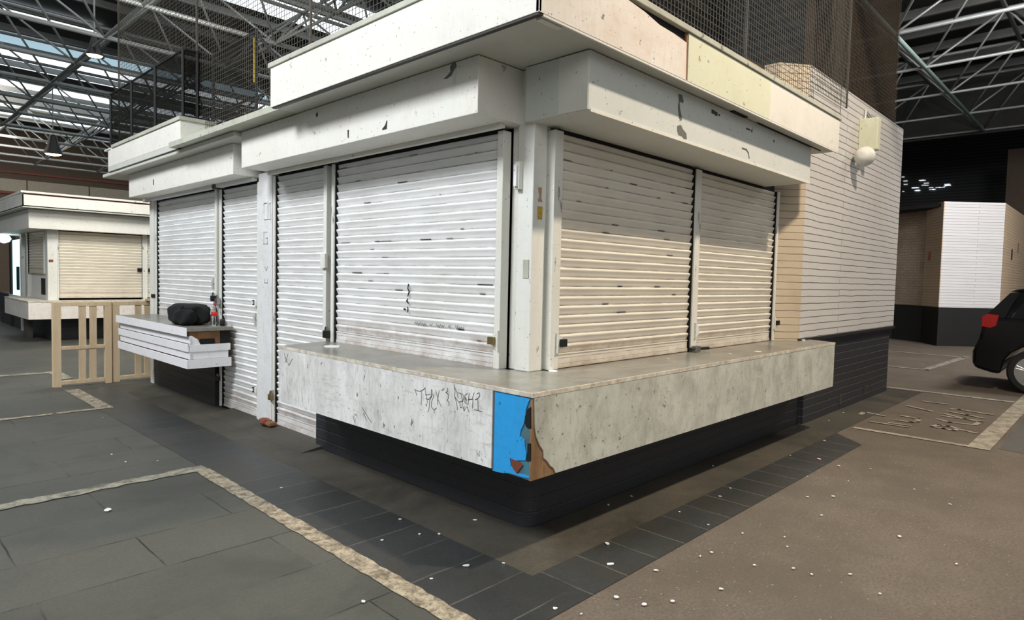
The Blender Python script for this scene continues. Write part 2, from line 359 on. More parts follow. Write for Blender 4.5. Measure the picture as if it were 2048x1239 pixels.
MB().prism([(-.20,.005),(.30,.075),(.30,.0),(-.20,.0)], 2.55, 4.65, 'y').build('door_ramp', M['concrete'], fl)

# ------------------------------------------------------------------ near kiosk shell
kiosk = thing('market_kiosk', 'white painted corner kiosk with brick wall, black plinth and corner post', 'kiosk', (4,3,0))
def rnd(cx, cy, r, a0, a1, n=6): return [(cx+r*math.cos(math.radians(a0+(a1-a0)*i/n)), cy+r*math.sin(math.radians(a0+(a1-a0)*i/n))) for i in range(n+1)]
# plinth with rounded corner at the origin
pl = [(.30,2.66),(.012,2.66)] + rnd(.11,.11,.11,180,270) + [(4.6,0),(4.6,.30),(.30,.30)]
MB().prism(pl, 0, CB-.012, 'z').build('black_plinth', M['brick_black'], kiosk)
MB().prism([(.04,5.05),(.04,7.27),(.5,7.27),(.5,5.05)], 0, .93, 'z').build('black_plinth', M['brick_black'], kiosk)
# dark core behind shutters
core = MB(); core.box(.30,8.0,.32,7.2,.0,2.62); core.build('dark_core', M['dark_hole'], kiosk)
# corner post assembly
p = MB(); p.box(.12,.25,.13,.27,CT,SZ).build('corner_post', M['post'], kiosk, bevel=.006)
MB().box(.15,.22,.27,.345,CT,SZ).build('corner_infill', M['post'], kiosk)
MB().box(.25,.30,.15,.22,CT,SZ).build('corner_infill', M['post'], kiosk)
# pillar between the door and the narrow shutter
pil = MB().box(.045,.20,3.625,3.93,.0,HZ+.02).build('pillar', M['pillar'], kiosk, bevel=.006)
rm = MB()
def frame2(m, y0, y1, z0, z1, t=.012, x=.036):
    m.box(x,.05,y0,y1,z0,z0+t); m.box(x,.05,y0,y1,z1-t,z1); m.box(x,.05,y0,y0+t,z0+t,z1-t); m.box(x,.05,y1-t,y1,z0+t,z1-t)
frame2(rm,3.70,3.80,2.14,2.32); rm.build('raised_box_outline', M['pillar'], pil); rm = MB(); frame2(rm,3.62+.02,3.69,2.14,2.31)
rm.build('raised_box_outline', M['pillar'], pil)
MB().ribbon([(3.72,2.01),(3.80,2.01),(3.80,1.89),(3.72,1.89),(3.72,1.95),(3.76,1.95)], .012, lambda a,b:(.0435,a,b)).build('letter_trace', M['trace'], pil)
MB().ribbon([(3.78,1.66),(3.74,1.62),(3.71,1.66)], .012, lambda a,b:(.0435,a,b)).build('letter_trace', M['trace'], pil)
MB().ribbon([(3.78,1.53),(3.78,1.49),(3.72,1.49),(3.72,1.53)], .012, lambda a,b:(.0435,a,b)).build('letter_trace', M['trace'], pil)
MB().box(.03,.20,7.17,7.30,.0,HZ).build('end_post', M['post'], kiosk)
# brick pier + tall wall
wall = [(3.99,.17),(4.28,-.08)] + rnd(8.10,.02,.10,270,360) + [(8.20,7.0),(3.99,7.0)]
MB().prism([(4.28,-.08)] + rnd(8.10,.02,.10,270,360) + [(8.20,6.0),(8.0,6.0),(8.0,.12),(4.35,.12)], 1.0, 3.95, 'z').build('white_brick_wall', M['brick_white'], kiosk)
MB().prism([(3.98,.14),(4.28,-.08),(4.35,.121),(4.2,.30),(3.98,.30)], .985, 3.95, 'z').build('brick_pier', M['brick_pier'], kiosk)
MB().prism([(4.60,-.04),(8.04,-.04)] + rnd(8.06,.06,.10,270,360) + [(8.16,6.0),(4.60,.30)], 0, .97, 'z').build('black_wall_base', M['brick_black'], kiosk)
MB().prism([(4.25,-.10),(8.13,-.10),(8.22,.0),(8.22,6.0),(8.0,6.0),(4.4,.29)], .965, 1.0, 'z').build('base_ledge', M['black'], kiosk)
MB().box(5.86,5.90,-.055,-.035,.07,.20).build('vent_slot', M['concrete'], kiosk); MB().box(6.9,6.94,-.055,-.035,.10,.20).build('vent_slot', M['concrete'], kiosk)
# roof deck slab (its edge shows under the upper fascia)
MB().prism([(CX,2.4),(CX,5.1),(-.05,5.1),(-.05,8.15),(.35,8.15),(4.2,8.15),(4.2,.0),(.2,.0),(.2,2.4)], 2.955, 3.01, 'z').build('roof_slab', M['cap'], kiosk)
MB().box(-.34,.3,3.62,8.12,2.905,2.955).build('lower_roof_slab', M['soffit'], kiosk, bevel=.012)
MB().box(.02,.06,2.5,5.1,3.01,3.20).build('roof_kerb', M['cap'], kiosk)
MB().box(3.6,4.5,.35,1.2,2.95,3.95).build('chimney_stub', M['wood_old'], kiosk)

# ------------------------------------------------------------------ canopy (upper fascia)
can = thing('shop_canopy', 'deep white fascia canopy wrapping the corner, with a pale green panel', 'canopy', (0,0,SZ))
FX, FY = -.517, -.46
MB().prism([(FX+.012,FY+.012),(4.05,FY+.012),(4.05,-.08),(4.28,-.02),(4.28,.4),(.4,.4),(.4,2.49),(FX+.012,2.49)], SZ+.003, SZ+.03, 'z').build('soffit', M['soffit'], can)
MB().box(FX,FX+.02,FY,2.49,SZ,FT).build('fascia_board', M['fascia'], can, bevel=.003)
MB().box(FX+.02,.35,2.47,2.49,SZ+.03,FT).build('fascia_end', M['fascia'], can)
zt = lambda x: FT - .035*max(0,(x-.1)/.85) if x < .97 else FT
MB().prism([(FX,SZ),(.968,SZ),(.962,FT-.075),(.80,FT-.062),(.62,FT-.058),(.45,FT-.03),(.22,FT-.012),(.10,FT),(FX,FT)], FY, FY+.02, 'y').build('fascia_board', M['fascia_dirty'], can, label='stained white fascia board with peeling top edge')
MB().box(.99,2.345,FY,FY+.02,SZ,FT-.005).build('fascia_board', M['fascia_green'], can, label='pale green fascia board')
MB().box(2.347,4.07,FY+.001,FY+.02,SZ,FT-.005).build('fascia_board', M['fascia'], can)
MB().box(FX+.03,4.06,FY+.022,FY+.04,SZ+.03,FT-.001).build('backing_board', M['dark_hole'], can)  # coloured black to paint the shaded gap behind the peeled board
MB().box(.970,.989,FY+.006,FY+.021,SZ,FT-.01).build('gap_filler', M['wood_old'], can)
MB().prism([(FX-.012,FY-.012),(4.10,FY-.012),(4.10,FY+.09),(FX+.09,FY+.09),(FX+.09,2.515),(FX-.012,2.515)], FT, FT+.04, 'z').build('cap_strip', M['cap'], can, bevel=.004)
MB().box(FX+.004,FX+.034,FY+.004,2.46,SZ-.012,SZ+.002).build('soffit_trim', M['dark_metal'], can)
MB().box(-.48,4.05,FY+.002,FY+.016,SZ-.014,SZ).build('soffit_trim', M['fascia'], can)
MB().box(-.47,-.30,-.435,-.40,SZ-.020,SZ+.002).build('soffit_bracket', M['fascia'], can)
MB().box(1.9,2.16,-.36,-.33,SZ-.004,SZ+.0045).build('soffit_hole', M['dark_hole'], can)
MB().box(2.4,3.9,-.345,-.335,SZ-.003,SZ+.0045).build('soffit_hole', M['dark_hole'], can)

can2 = thing('shop_canopy', 'short white fascia box above the slatted counter shutters, chamfered at its far end', 'canopy', (0,5,SZ))
MB().prism([(-.36,4.98),(-.36,7.75),(-.26,8.15),(.35,8.15),(.35,4.98)], SZ+.07, FT-.01, 'z').build('fascia_box', M['fascia'], can2, bevel=.004)
MB().prism([(-.375,4.965),(-.375,7.55),(-.2,7.55),(-.2,5.1),(.2,5.1),(.2,4.965)], FT-.01, FT+.03, 'z').build('cap_strip', M['cap'], can2)
MB().box(-.374,-.28,7.62,7.9,FT-.02,FT+.005).build('edge_roll', M['fascia'], can2, bevel=.01)
MB().prism([(-.36,4.99),(-.36,7.75),(-.24,8.15),(.3,8.15),(.3,4.99)], SZ+.005, SZ+.069, 'z').build('soffit', M['soffit'], can2)

# ------------------------------------------------------------------ shutter housings
h1 = thing('shutter_housing', 'long white box over the two left shutters, right end at the corner post', 'shutter box', (-.1,2,HZ))
MB().box(-.28,.16,.24,2.412,HZ,SZ-.002).build('housing_panel', M['housing'], h1, bevel=.004)
MB().box(-.276,.16,2.416,3.60,HZ+.002,SZ-.002).build('housing_panel', M['fascia'], h1, bevel=.004)
MB().box(-.02,.02,.30,3.60,HZ-.03,HZ).build('drip_lip', M['housing'], h1)
pm = MB()
def blob(m, c, pts, fn):
    m.poly([fn(c[0]+a, c[1]+b) for a, b in pts])
fL = lambda y, z: (-.2815, y, z)
blob(pm,(.47,2.90),[(-.03,.02),(-.02,.045),(.01,.05),(.035,.03),(.03,.0),(.06,-.02),(.10,-.035),(.06,-.04),(.02,-.03),(-.005,.0)],fL)
pm.build('bare_patch', M['grey_chip'], h1)
MB().box(-.2825,-.279,.445,.475,2.815,2.89).build('tape_remnant', M['housing_r'], h1)
pm = MB(); blob(pm,(1.69,2.67),[(-.008,-.03),(.006,-.03),(.01,.03),(-.01,.03)],fL); pm.build('nail_hole', M['drip'], h1); pm = MB(); blob(pm,(1.21,2.665),[(-.03,.03),(-.02,.03),(-.005,.0),(.03,-.02),(.03,-.03),(-.025,-.03)],fL); pm.build('nail_hole', M['drip'], h1); pm = MB()
blob(pm,(2.16,2.885),[(-.02,0),(0,.03),(.02,0),(0,-.02)],fL); pm.build('nail_hole', M['drip'], h1)
h2 = thing('shutter_housing', 'shorter white box above the door shutter and slatted counter', 'shutter box', (0,5.6,HZ))
MB().box(-.20,.16,3.975,7.40,HZ-.01,2.903).build('housing_panel', M['fascia'], h2, bevel=.004)
MB().box(.0,.06,3.99,4.92,HZ-.045,HZ-.01).build('drip_lip', M['white_slat'], h2)
MB().box(.0,.06,5.02,7.5,HZ-.045,HZ-.01).build('drip_lip', M['white_slat'], h2)
MB().box(-.01,.05,4.93,5.01,HZ-.055,HZ-.01).build('motor_box', M['bronze'], h2)
MB().box(-.2015,-.1995,6.37,6.40,2.68,2.75).build('nail_hole', M['drip'], h2)
h3 = thing('shutter_housing', 'grey white box over the two right shutters, with bare grey patches', 'shutter box', (1.9,-.1,HZ))
MB().box(.08,3.68,-.33,.18,HZ,SZ-.002).build('housing_panel', M['housing_r'], h3, bevel=.004)
MB().box(.075,.082,-.326,-.10,HZ+.004,SZ-.006).build('end_panel', M['post'], h3)
MB().box(.10,3.68,-.334,-.325,HZ-.008,HZ+.012).build('bottom_edge', M['fascia'], h3)
fR = lambda x, z: (x, -.3315, z)
pm = MB()
blob(pm,(1.12,2.85),[(-.02,.06),(.03,.065),(.055,.03),(.05,.01),(.0,.012),(.01,-.04),(.04,-.09),(.03,-.12),(.0,-.10),(-.02,-.03),(-.01,.01)],fR)
pm.build('bare_patch', M['grey_chip'], h3); pm = MB()
blob(pm,(1.12,2.66),[(-.02,.03),(.03,.045),(.06,.02),(.11,.0),(.12,-.04),(.08,-.045),(.05,-.03),(.0,-.03),(-.02,.0)],fR)
pm.build('bare_patch', M['grey_chip'], h3)
pm = MB()
for (x, z, w, h) in ((1.62,2.89,.025,.03),(1.67,2.885,.02,.03),(1.72,2.885,.012,.015),(2.22,2.87,.02,.012),(2.26,2.87,.02,.012),(2.31,2.868,.01,.022),(2.77,2.862,.012,.02)):
    MB().box(x-w,x+w,-.3318,-.329,z-h/2,z+h/2).build('screw_hole', M['drip'], h3)
MB().ribbon([(2.14,2.70),(2.22,2.70),(2.26,2.68),(2.28,2.64)], .012, fR).build('peeled_strip', M['ink'], h3)

# ------------------------------------------------------------------ roller shutters
PITCH = .0655
def curtain(w, h, mat, parent, split=None):
    """corrugated curtain in local coords: x 0..w, z 0..h, front towards -y"""
    prof = [(0,.006),(.06,.0),(.28,-.0035),(.50,-.009),(.68,-.016),(.80,-.0185),(.90,-.012),(.965,.0)]
    m = MB(); zs = []; z = 0
    while z < h-.001:
        for f, d in prof:
            zz = z+f*PITCH
            if zz <= h: zs.append((zz, d))
        z += PITCH
    zs.append((h, .004)); n = max(2, int(w/.25)); b0 = 0
    for i in range(n+1):
        x = w*i/n
        for (zz, d) in zs: m.v.append((x, d+.002*math.sin(i*1.7+zz*5), zz))
    k = len(zs)
    for i in range(n):
        for j in range(k-1):
            a = i*k+j; m.f.append([a, a+k, a+k+1, a+1])
    me = bpy.data.meshes.new('curtain'); me.from_pydata(m.v, [], m.f); me.materials.append(mat)
    for p in me.polygons: p.use_smooth = True
    o = bpy.data.objects.new('curtain', me); col.objects.link(o); o.parent = parent; return o
def lpart(m, name, mat, parent, bevel=0, smooth=False):
    me = bpy.data.meshes.new(name); me.from_pydata(m.v, [], m.f); me.materials.append(mat)
    o = bpy.data.objects.new(name, me); col.objects.link(o); o.parent = parent
    if bevel:
        b = o.modifiers.new('bevel', 'BEVEL'); b.width = bevel; b.segments = 2; b.limit_method = 'ANGLE'
    if smooth:
        for p in me.polygons: p.use_smooth = True
    return o
def shutter(label, loc, rotz, w, h, mat, rail, rl=(.035,.035), bar=.10, cut=None, group=None):
    t = thing('roller_shutter', label, 'roller shutter', loc, group); t.rotation_euler = (0,0,rotz)
    c = curtain(w, h-bar, mat, t); c.location = (0,0,bar)
    m = MB(); m.box(0,w,-.014,.006,.0,bar*.28); m.box(0,w,-.008,.006,bar*.30,bar*.93); m.box(0,w,-.014,.006,bar*.93,bar)
    lpart(m, 'bottom_bar', mat, t)
    lpart(MB().box(0,w,.0,.012,h-.002,h+.06), 'top_gap', M['dark_hole'], t)
    for x0, x1 in ((-rl[0],-.004),(w+.004,w+rl[1])):
        if x1-x0 > .01:
            lpart(MB().box(x0,x1,-.045,.03,0,h+.0), 'guide_rail', rail, t, .003)
    lpart(MB().box(-.006,.002,-.03,.0,0,h), 'rail_slot', M['dark_hole'], t)
    lpart(MB().box(w-.002,w+.006,-.03,.0,0,h), 'rail_slot', M['dark_hole'], t)
    return t
def lock_plate(t, x, z, s=1, hole=True, mat='post'):
    m = MB(); m.prism([(x,z-.07),(x+.055*s,z-.03),(x+.055*s,z+.03),(x,z+.07)] if s > 0 else [(x,z+.07),(x+.055*s,z+.03),(x+.055*s,z-.03),(x,z-.07)], -.062, -.046, 'y')
    o = lpart(m, 'lock_plate', M[mat], t)
    if hole:
        lpart(MB().box(min(x+.02*s,x+.075*s),max(x+.02*s,x+.075*s),-.085,-.060,z-.025,z+.025), 'lock_block', M['brass' if hole is True else 'dark_hole'], o)
def square_lock(t, x, z):
    o = lpart(MB().box(x-.05,x,-.05,-.02,z-.03,z+.03), 'lock_housing', M['post'], t, .004)
    lpart(MB().box(x-.085,x-.045,-.055,-.02,z-.028,z+.028), 'lock_frame', M['dark_metal'], o)
    lpart(MB().box(x-.075,x-.055,-.060,-.054,z-.014,z+.014), 'lock_core', M['fascia'], o)
R90 = -PI/2
# left face: origin at viewer's left end (high y)
s_wide = shutter('wide white roller shutter with black drips and scribble, left of the corner post', (XL,2.455,CT), R90, 2.455-.405, HZ-CT-.03, M['shut'], M['post'], rl=(.045,.06))
s_nar = shutter('narrow white shutter running down behind the left end of the corner counter', (XL,3.585,.03), R90, 3.585-2.64, HZ-.06, M['shut'], M['post'], rl=(.035,.06), bar=.13)
s_door = shutter('tall white door shutter between the slatted counter and the marked pillar', (XL,4.915,.03), R90, 4.915-3.985, HZ-.09, M['shut'], M['post'], rl=(.05,.05), bar=.10)
s_l2 = shutter('white roller shutter rising behind the slatted counter', (XL,7.13,.93), R90, 7.13-5.10, HZ-.93-.05, M['shut'], M['post'], rl=(.03,.06), bar=.1)
# right face
s_r1 = shutter('larger cream roller shutter just right of the corner post', (.355,YR,CT+.005), 0, 2.16-.355, HZ-CT-.03, M['shut_cream'], M['post'], rl=(.09,.03))
s_r2 = shutter('smaller cream roller shutter beside the cream brick pier', (2.26,YR,CT+.005), 0, 3.93-2.26, HZ-CT-.03, M['shut_cream'], M['post'], rl=(.07,.045))
# locks
lock_plate(s_wide, 2.455-.405+.06, .19, -1)
lock_plate(s_r1, -.035, .18, 1, hole=2)
lock_plate(s_r2, -.05, .18, 1, hole=False)
lock_plate(s_r2, 3.93-2.26+.015, .19, 1, hole=2)
square_lock(s_door, .93+.0, 1.245); square_lock(s_door, .93, .31); lock_plate(s_door, .93, 1.07, -1, hole=False, mat='cap')
lock_plate(s_nar, .0, .30, -1, hole=False, mat='cap')
lpart(MB().box(-.03,.05,-.07,-.04,1.62,1.75), 'joint_plate', M['post'], s_nar).location = (.945+.03,0,0)
lock_plate(s_l2, 2.03, .52, -1, hole=False, mat='cap')
lpart(MB().box(-.10,-.03,-.08,-.045,.28,.33), 'hasp', M['dark_metal'], s_l2)
# black drips and scribbles on the wide shutter
def LL(y): return 2.455-y
mm = MB()
for pts in ([(1.385,1.53),(1.392,1.50),(1.375,1.475),(1.39,1.44)],[(1.392,1.415),(1.405,1.40),(1.385,1.385)],[(1.39,1.35),(1.39,1.315)],[(1.44,1.335),(1.42,1.335)]):
    mm.ribbon([(LL(a), b-CT) for a, b in pts], .013, lambda a,b:(a,-.0205,b))
lpart(mm, 'paint_drip', M['drip'], s_wide)
mm = MB(); random.seed(3); x = LL(1.30)
for wl in (7,2,5,2,5):
    pts = []
    for i in range(wl*2):
        pts.append((x, 1.232-CT + (.012 if i%2 else -.010)*random.uniform(.4,1.3))); x += .011
    mm.ribbon(pts, .0045, lambda a,b:(a,-.0205,b)); x += .03; lpart(mm, 'pen_scribble', M['ink'], s_wide); mm = MB()
def add_chips(t, mm):
    # chipped paint marks become faces of the curtain itself
    c = next(o for o in t.children if o.name.startswith('curtain')); me = c.data; dz = c.location.z
    v = [tuple(q.co) for q in me.vertices]; f = [list(q.vertices) for q in me.polygons]; n0 = len(f); b = len(v)
    v += [(a, bb, cc-dz) for a, bb, cc in mm.v]; f += [[b+i for i in q] for q in mm.f]
    m2 = bpy.data.meshes.new('curtain'); m2.from_pydata(v, [], f); m2.materials.append(me.materials[0]); m2.materials.append(M['drip'])
    for i, q in enumerate(m2.polygons):
        if i < n0: q.use_smooth = True
        else: q.material_index = 1
    c.data = m2
mm = MB(); random.seed(5)
for i in range(24):
    x = random.uniform(.02,1.9); j = random.randint(1,22); L = random.uniform(.01,.16)
    z = .10+j*PITCH+.004; mm.box(x,x+L,-.006,-.0035,z-.0018,z+random.uniform(.001,.0035))
add_chips(s_wide, mm)
mm = MB()
for i in range(20):
    x = random.uniform(.02,1.7); j = random.randint(3,22); L = random.uniform(.01,.12)
    z = .10+j*PITCH+.004; mm.box(x,x+L,-.006,-.0035,z-.0018,z+random.uniform(.001,.0035))
add_chips(s_r1, mm)

# padlocks and small things hanging on shutters
def padlock(label, c, s=1.0, mat='dark_metal', face='L'):
    t = thing('padlock', label, 'padlock', c)
    x, y, z = c
    MB().box(x-.018*s,x+.018*s,y-.03*s,y+.03*s,z-.028*s,z+.028*s).build('lock_body', M[mat], t, bevel=.006)
    pts = [(x, y+.02*s*math.cos(a), z+.028*s+.03*s*math.sin(a)) for a in [PI*i/8 for i in range(9)]]
    MB().path(pts, .006*s, 6).build('shackle', M['steel'], t)
    return t
padlock('dark padlock at the foot of the rail between the two left shutters', (.035,2.53,1.055), 1.2)
padlock('dark padlock hanging above the cola bottle', (.02,5.05,1.28), 1.2)
padlock('round-bodied padlock beside the top edge of the door shutter rail', (.02,4.93,1.25), 1.2, 'steel')
padlock('brass padlock low on the rail next to the door', (.03,4.95,.35), 1.0, 'dark_metal')
padlock('grey padlock low on the pillar side of the narrow shutter', (.03,3.60,.33), 1.1, 'brass')
b = thing('bolt_bar', 'steel slide bolt lying on the counter between the right shutters', 'bolt', (2.22,.07,CT+.02))
MB().tube((2.12,.06,CT+.03),(2.40,.03,CT+.025),.014,8).build('bolt_rod', M['dark_metal'], b, smooth=True)
MB().box(2.16,2.24,.02,.07,CT+.0,CT+.055).build('bolt_body', M['steel'], b, bevel=.005)
sw = thing('junction_box', 'small white conduit box on the left face of the corner post', 'junction box', (.11,.24,2.27))
MB().box(.085,.12,.225,.27,2.18,2.36).build('box_back', M['post'], sw, bevel=.003)
MB().box(.068,.086,.235,.262,2.195,2.335).build('box_lid', M['white_slat'], sw, bevel=.003)
tag(MB().poly([(.165,.1285,2.07),(.215,.1285,2.07),(.213,.1285,1.985),(.168,.1285,1.985)]).build('sticker', M['sticker_y']), 'small yellow sticker on the corner post, lower of two', 'sticker')
tag(MB().poly([(.165,.1285,2.19),(.205,.1285,2.195),(.20,.1285,2.13),(.212,.1285,2.10),(.168,.1285,2.10),(.18,.1285,2.14)]).build('sticker', M['sticker_o']), 'torn orange and grey sticker on the corner post, above the yellow one', 'sticker')
MB().box(.115,.121,.15,.20,1.60,1.72).build('peeled_paint', M['cap'], kiosk)

# ------------------------------------------------------------------ corner counter
ct = thing('shop_counter', 'deep scuffed white counter wrapping the corner, blue patch at its corner', 'counter', (0,0,CB))
MB().prism([(CX-.005,CY-.005),(4.38,CY-.005),(4.42,CY+.03),(4.60,.06),(4.40,.15),(.30,.15),(.10,.30),(.10,2.62),(CX+.02,2.46),(CX-.005,2.455)], CT-.018, CT, 'z').build('counter_top', M['top'], ct, bevel=.003)
MB().prism([(CX-.012,CY-.012),(4.38,CY-.012),(4.38,CY-.004),(CX-.004,CY-.004),(CX-.004,2.455),(CX-.012,2.455)], CT-.022, CT+.002, 'z').build('edge_strip', M['top_edge'], ct)
MB().prism([(CX+.014,CY+.016),(4.36,CY+.016),(4.40,CY+.04),(4.55,.04),(4.55,.12),(.16,.12),(.12,2.5),(CX+.014,2.45)], CB-.01, CT-.019, 'z').build('counter_core', M['wood_torn'], ct)
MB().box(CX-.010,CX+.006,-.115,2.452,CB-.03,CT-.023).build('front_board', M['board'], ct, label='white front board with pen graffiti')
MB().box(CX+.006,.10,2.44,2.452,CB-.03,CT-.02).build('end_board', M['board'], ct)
bd = ct.children
BLUE = [(-.120,.965),(-.161,.965),(-.266,.965),(-.311,.955),(-.354,.96),(-.396,.955),(-.384,.934),(-.367,.894),(-.365,.852),(-.352,.807),(-.332,.772),(-.325,.738),(-.362,.724),(-.366,.693),(-.378,.658),(-.373,.615),(-.286,.596),(-.256,.606),(-.265,.559),(-.31,.531),(-.368,.534),(-.404,.534),(-.404,.522),(-.339,.518),(-.251,.518),(-.198,.506),(-.152,.503),(-.120,.503)]
MB().box(CX+.002,CX+.014,CY+.01,-.116,CB-.035,CT-.022).build('corner_strip', M['teal'], ct)
MB().prism(BLUE, CX-.004, CX+.003, 'x').build('blue_panel', M['blue'], ct)
MB().prism([(-.262,.602),(-.324,.599),(-.354,.584),(-.326,.551),(-.312,.527),(-.282,.552)], CX-.006, CX+.0, 'x').build('rust_patch', M['rust'], ct)
MB().prism([(-.38,.897),(-.404,.911),(-.408,.796),(-.376,.796),(-.361,.82),(-.363,.852)], CX-.006, CX, 'x').build('rot_hole', M['dark_hole'], ct)
MB().prism([(-.386,.71),(-.410,.715),(-.412,.621),(-.378,.614),(-.387,.661)], CX-.006, CX, 'x').build('rot_hole', M['dark_hole'], ct)
MB().box(CX-.0045,CX+.004,-.128,-.117,CB-.035,CT-.023).build('joint_strip', M['steel'], ct)
# right boards
seam1, seam2 = 1.02, 2.35
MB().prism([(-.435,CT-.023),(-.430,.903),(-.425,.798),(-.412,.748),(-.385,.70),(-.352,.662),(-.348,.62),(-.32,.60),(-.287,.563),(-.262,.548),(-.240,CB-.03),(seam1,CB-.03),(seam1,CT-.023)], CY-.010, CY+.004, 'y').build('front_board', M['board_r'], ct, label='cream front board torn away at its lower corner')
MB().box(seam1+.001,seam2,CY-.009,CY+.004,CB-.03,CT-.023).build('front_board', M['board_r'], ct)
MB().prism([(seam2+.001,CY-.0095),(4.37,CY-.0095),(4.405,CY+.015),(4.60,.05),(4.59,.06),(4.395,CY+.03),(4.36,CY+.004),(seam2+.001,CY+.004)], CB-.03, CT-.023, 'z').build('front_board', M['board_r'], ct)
MB().box(CX-.002,-.24,CY-.004,CY+.012,CB-.035,CT-.023).build('bare_plywood', M['wood_torn'], ct)
GR = [[(.601,.87),(.57,.864),(.537,.867),(.51,.881),(.489,.896)],[(.595,.869),(.575,.834)],[(.529,.868),(.528,.824),(.529,.779)],[(.494,.893),(.48,.848),(.465,.802)],[(.488,.85),(.44,.86)],[(.484,.827),(.455,.826),(.429,.852),(.422,.886),(.43,.892),(.424,.862),(.403,.859)],[(.424,.852),(.444,.822),(.453,.75)],[(.405,.855),(.428,.811),(.427,.784),(.4,.768),(.377,.785)],[(.4,.768),(.399,.748)],[(.388,.893),(.36,.835),(.331,.799)],[(.354,.896),(.368,.834),(.365,.807)],[(.329,.901),(.306,.912)],[(.274,.923),(.275,.903),(.29,.893),(.27,.888),(.267,.862),(.276,.847),(.259,.837),(.261,.817)],[(.215,.952),(.206,.91),(.21,.883),(.19,.847),(.181,.805)],[(.212,.938),(.187,.906),(.176,.878)],[(.21,.881),(.171,.853),(.142,.861)],[(.177,.907),(.153,.907),(.137,.868),(.141,.826),(.155,.82),(.161,.851)],[(.143,.909),(.124,.889),(.137,.861)],[(.096,.915),(.117,.9),(.116,.858),(.089,.85),(.081,.883)],[(.08,.918),(.086,.879),(.053,.887),(.038,.927)],[(.046,.888),(.049,.837)],[(.013,.924),(-.005,.933),(-.012,.918),(.007,.897),(.028,.887)],[(.005,.9),(.001,.832)],[(.033,.828),(.006,.829),(-.031,.827)],[(.12,.835),(.131,.821),(.121,.806),(.112,.827)],[(.094,.836),(.081,.809)]]
gm = MB()
for s in GR: gm.ribbon(s, .0042, lambda a, b: (CX-.0112, a, b))
gm.build('pen_graffiti', M['ink'], ct)
gm = MB()
for s in ([(2.36,.93),(2.33,.86),(2.30,.93)],[(2.34,.90),(2.28,.84),(2.22,.90)],[(1.20,.66),(1.12,.60),(1.08,.57)],[(1.18,.62),(1.14,.58)]):
    gm.ribbon(s, .006, lambda a, b: (CX-.0112, a, b))
gm.build('faint_scrawl', M['grey_chip'], ct)

# ------------------------------------------------------------------ slatted counter
sc = thing('slatted_counter', 'white shiplap-fronted counter with broken open end, black bag on top', 'counter', (-.2,5.8,.55))
Y0, Y1 = 4.56, 7.06
MB().prism([(-.445,Y0),(.05,Y0),(.05,Y1+.05),(-.40,Y1+.05),(-.455,Y1)], .945, .985, 'z').build('counter_top', M['top'], sc, bevel=.004)
MB().prism([(-.452,Y0-.004),(-.444,Y0-.004),(-.444,Y1),(-.462,Y1)], .895, .986, 'z').build('top_board', M['white_slat'], sc)
zs = [(.815,.892,-.415,Y0+.02),(.725,.812,-.435,Y0+.05),(.645,.722,-.415,Y0+.0),(.545,.642,-.442,Y0+.03)]
for (z0, z1, x, ys) in zs:
    MB().prism([(x,z0),(x+.018,z0),(x+.008,z1),(x-.004,z1)] , Y0+.0, Y1-.02, 'y').build('shiplap_board', M['white_slat'], sc, bevel=.002)
MB().box(-.415,.02,Y0+.005,Y0+.02,.725,.80).build('end_board', M['white_slat'], sc)
MB().box(-.40,.0,Y0+.015,Y0+.03,.645,.725).build('end_board', M['white_slat'], sc)
MB().box(-.43,.03,Y0+.0,Y0+.02,.545,.642).build('end_board', M['white_slat'], sc)
MB().box(-.41,-.02,Y0+.04,Y0+.06,.79,.945).build('inner_plywood', M['wood_old'], sc)
MB().prism([(-.41,.80),(-.30,.80),(-.33,.86),(-.39,.90),(-.41,.90)], Y0+.01, Y0+.03, 'y').build('broken_board', M['white_slat'], sc)
MB().box(-.30,-.14,Y0+.033,Y0+.041,.80,.86).box(-.08,.03,Y0+.033,Y0+.041,.80,.94).build('dark_opening', M['dark_hole'], sc)
MB().box(-.40,.03,Y0+.07,Y1-.02,.56,.94).build('counter_core', M['wood_old'], sc)

# bag
bag = thing('cloth_bag', 'black cloth bag slumped on the slatted counter beside the cola bottle', 'bag', (-.20,5.17,.985))
def blobmesh(c, r, n1=28, n2=18, seed=1, amp=.12, flat=.0, pw=.75):
    rr = random.Random(seed); ph = [rr.uniform(0, 6) for _ in range(8)]; m = MB(); 
    for j in range(n2+1):
        t = PI*j/n2
        for i in range(n1):
            a = 2*PI*i/n1
            k = 1+amp*(math.sin(3*a+ph[0])*math.sin(2*t+ph[1])+.6*math.sin(5*a+ph[2]+3*t)+.35*math.sin(9*a+ph[3]-5*t))
            x = abs(math.sin(t))**pw*math.cos(a)*r[0]*k; y = abs(math.sin(t))**pw*math.sin(a)*r[1]*k; z = math.copysign(abs(math.cos(t))**pw, math.cos(t))*r[2]*(1+amp*.5*math.sin(4*a+ph[4])*math.sin(t))
            m.v.append((c[0]+x, c[1]+y, max(c[2]-r[2]*flat if flat else -99, c[2]+z)))
    for j in range(n2):
        for i in range(n1):
            i2 = (i+1) % n1; m.f.append([j*n1+i, (j+1)*n1+i, (j+1)*n1+i2, j*n1+i2])
    return m
blobmesh((-.20,5.17,1.10), (.20,.32,.118), 40, 26, seed=4, amp=.10, flat=.97, pw=.5).build('bag_body', M['cloth'], bag, smooth=True)
blobmesh((-.31,4.98,1.08), (.10,.17,.09), seed=9, amp=.16, pw=.6).build('bag_flap', M['cloth'], bag, smooth=True)
MB().path([(-.35,4.93,1.2),(-.39,4.99,1.12),(-.40,5.08,1.03),(-.36,5.2,1.0)], .010, 6).build('strap', M['cloth'], bag, smooth=True)
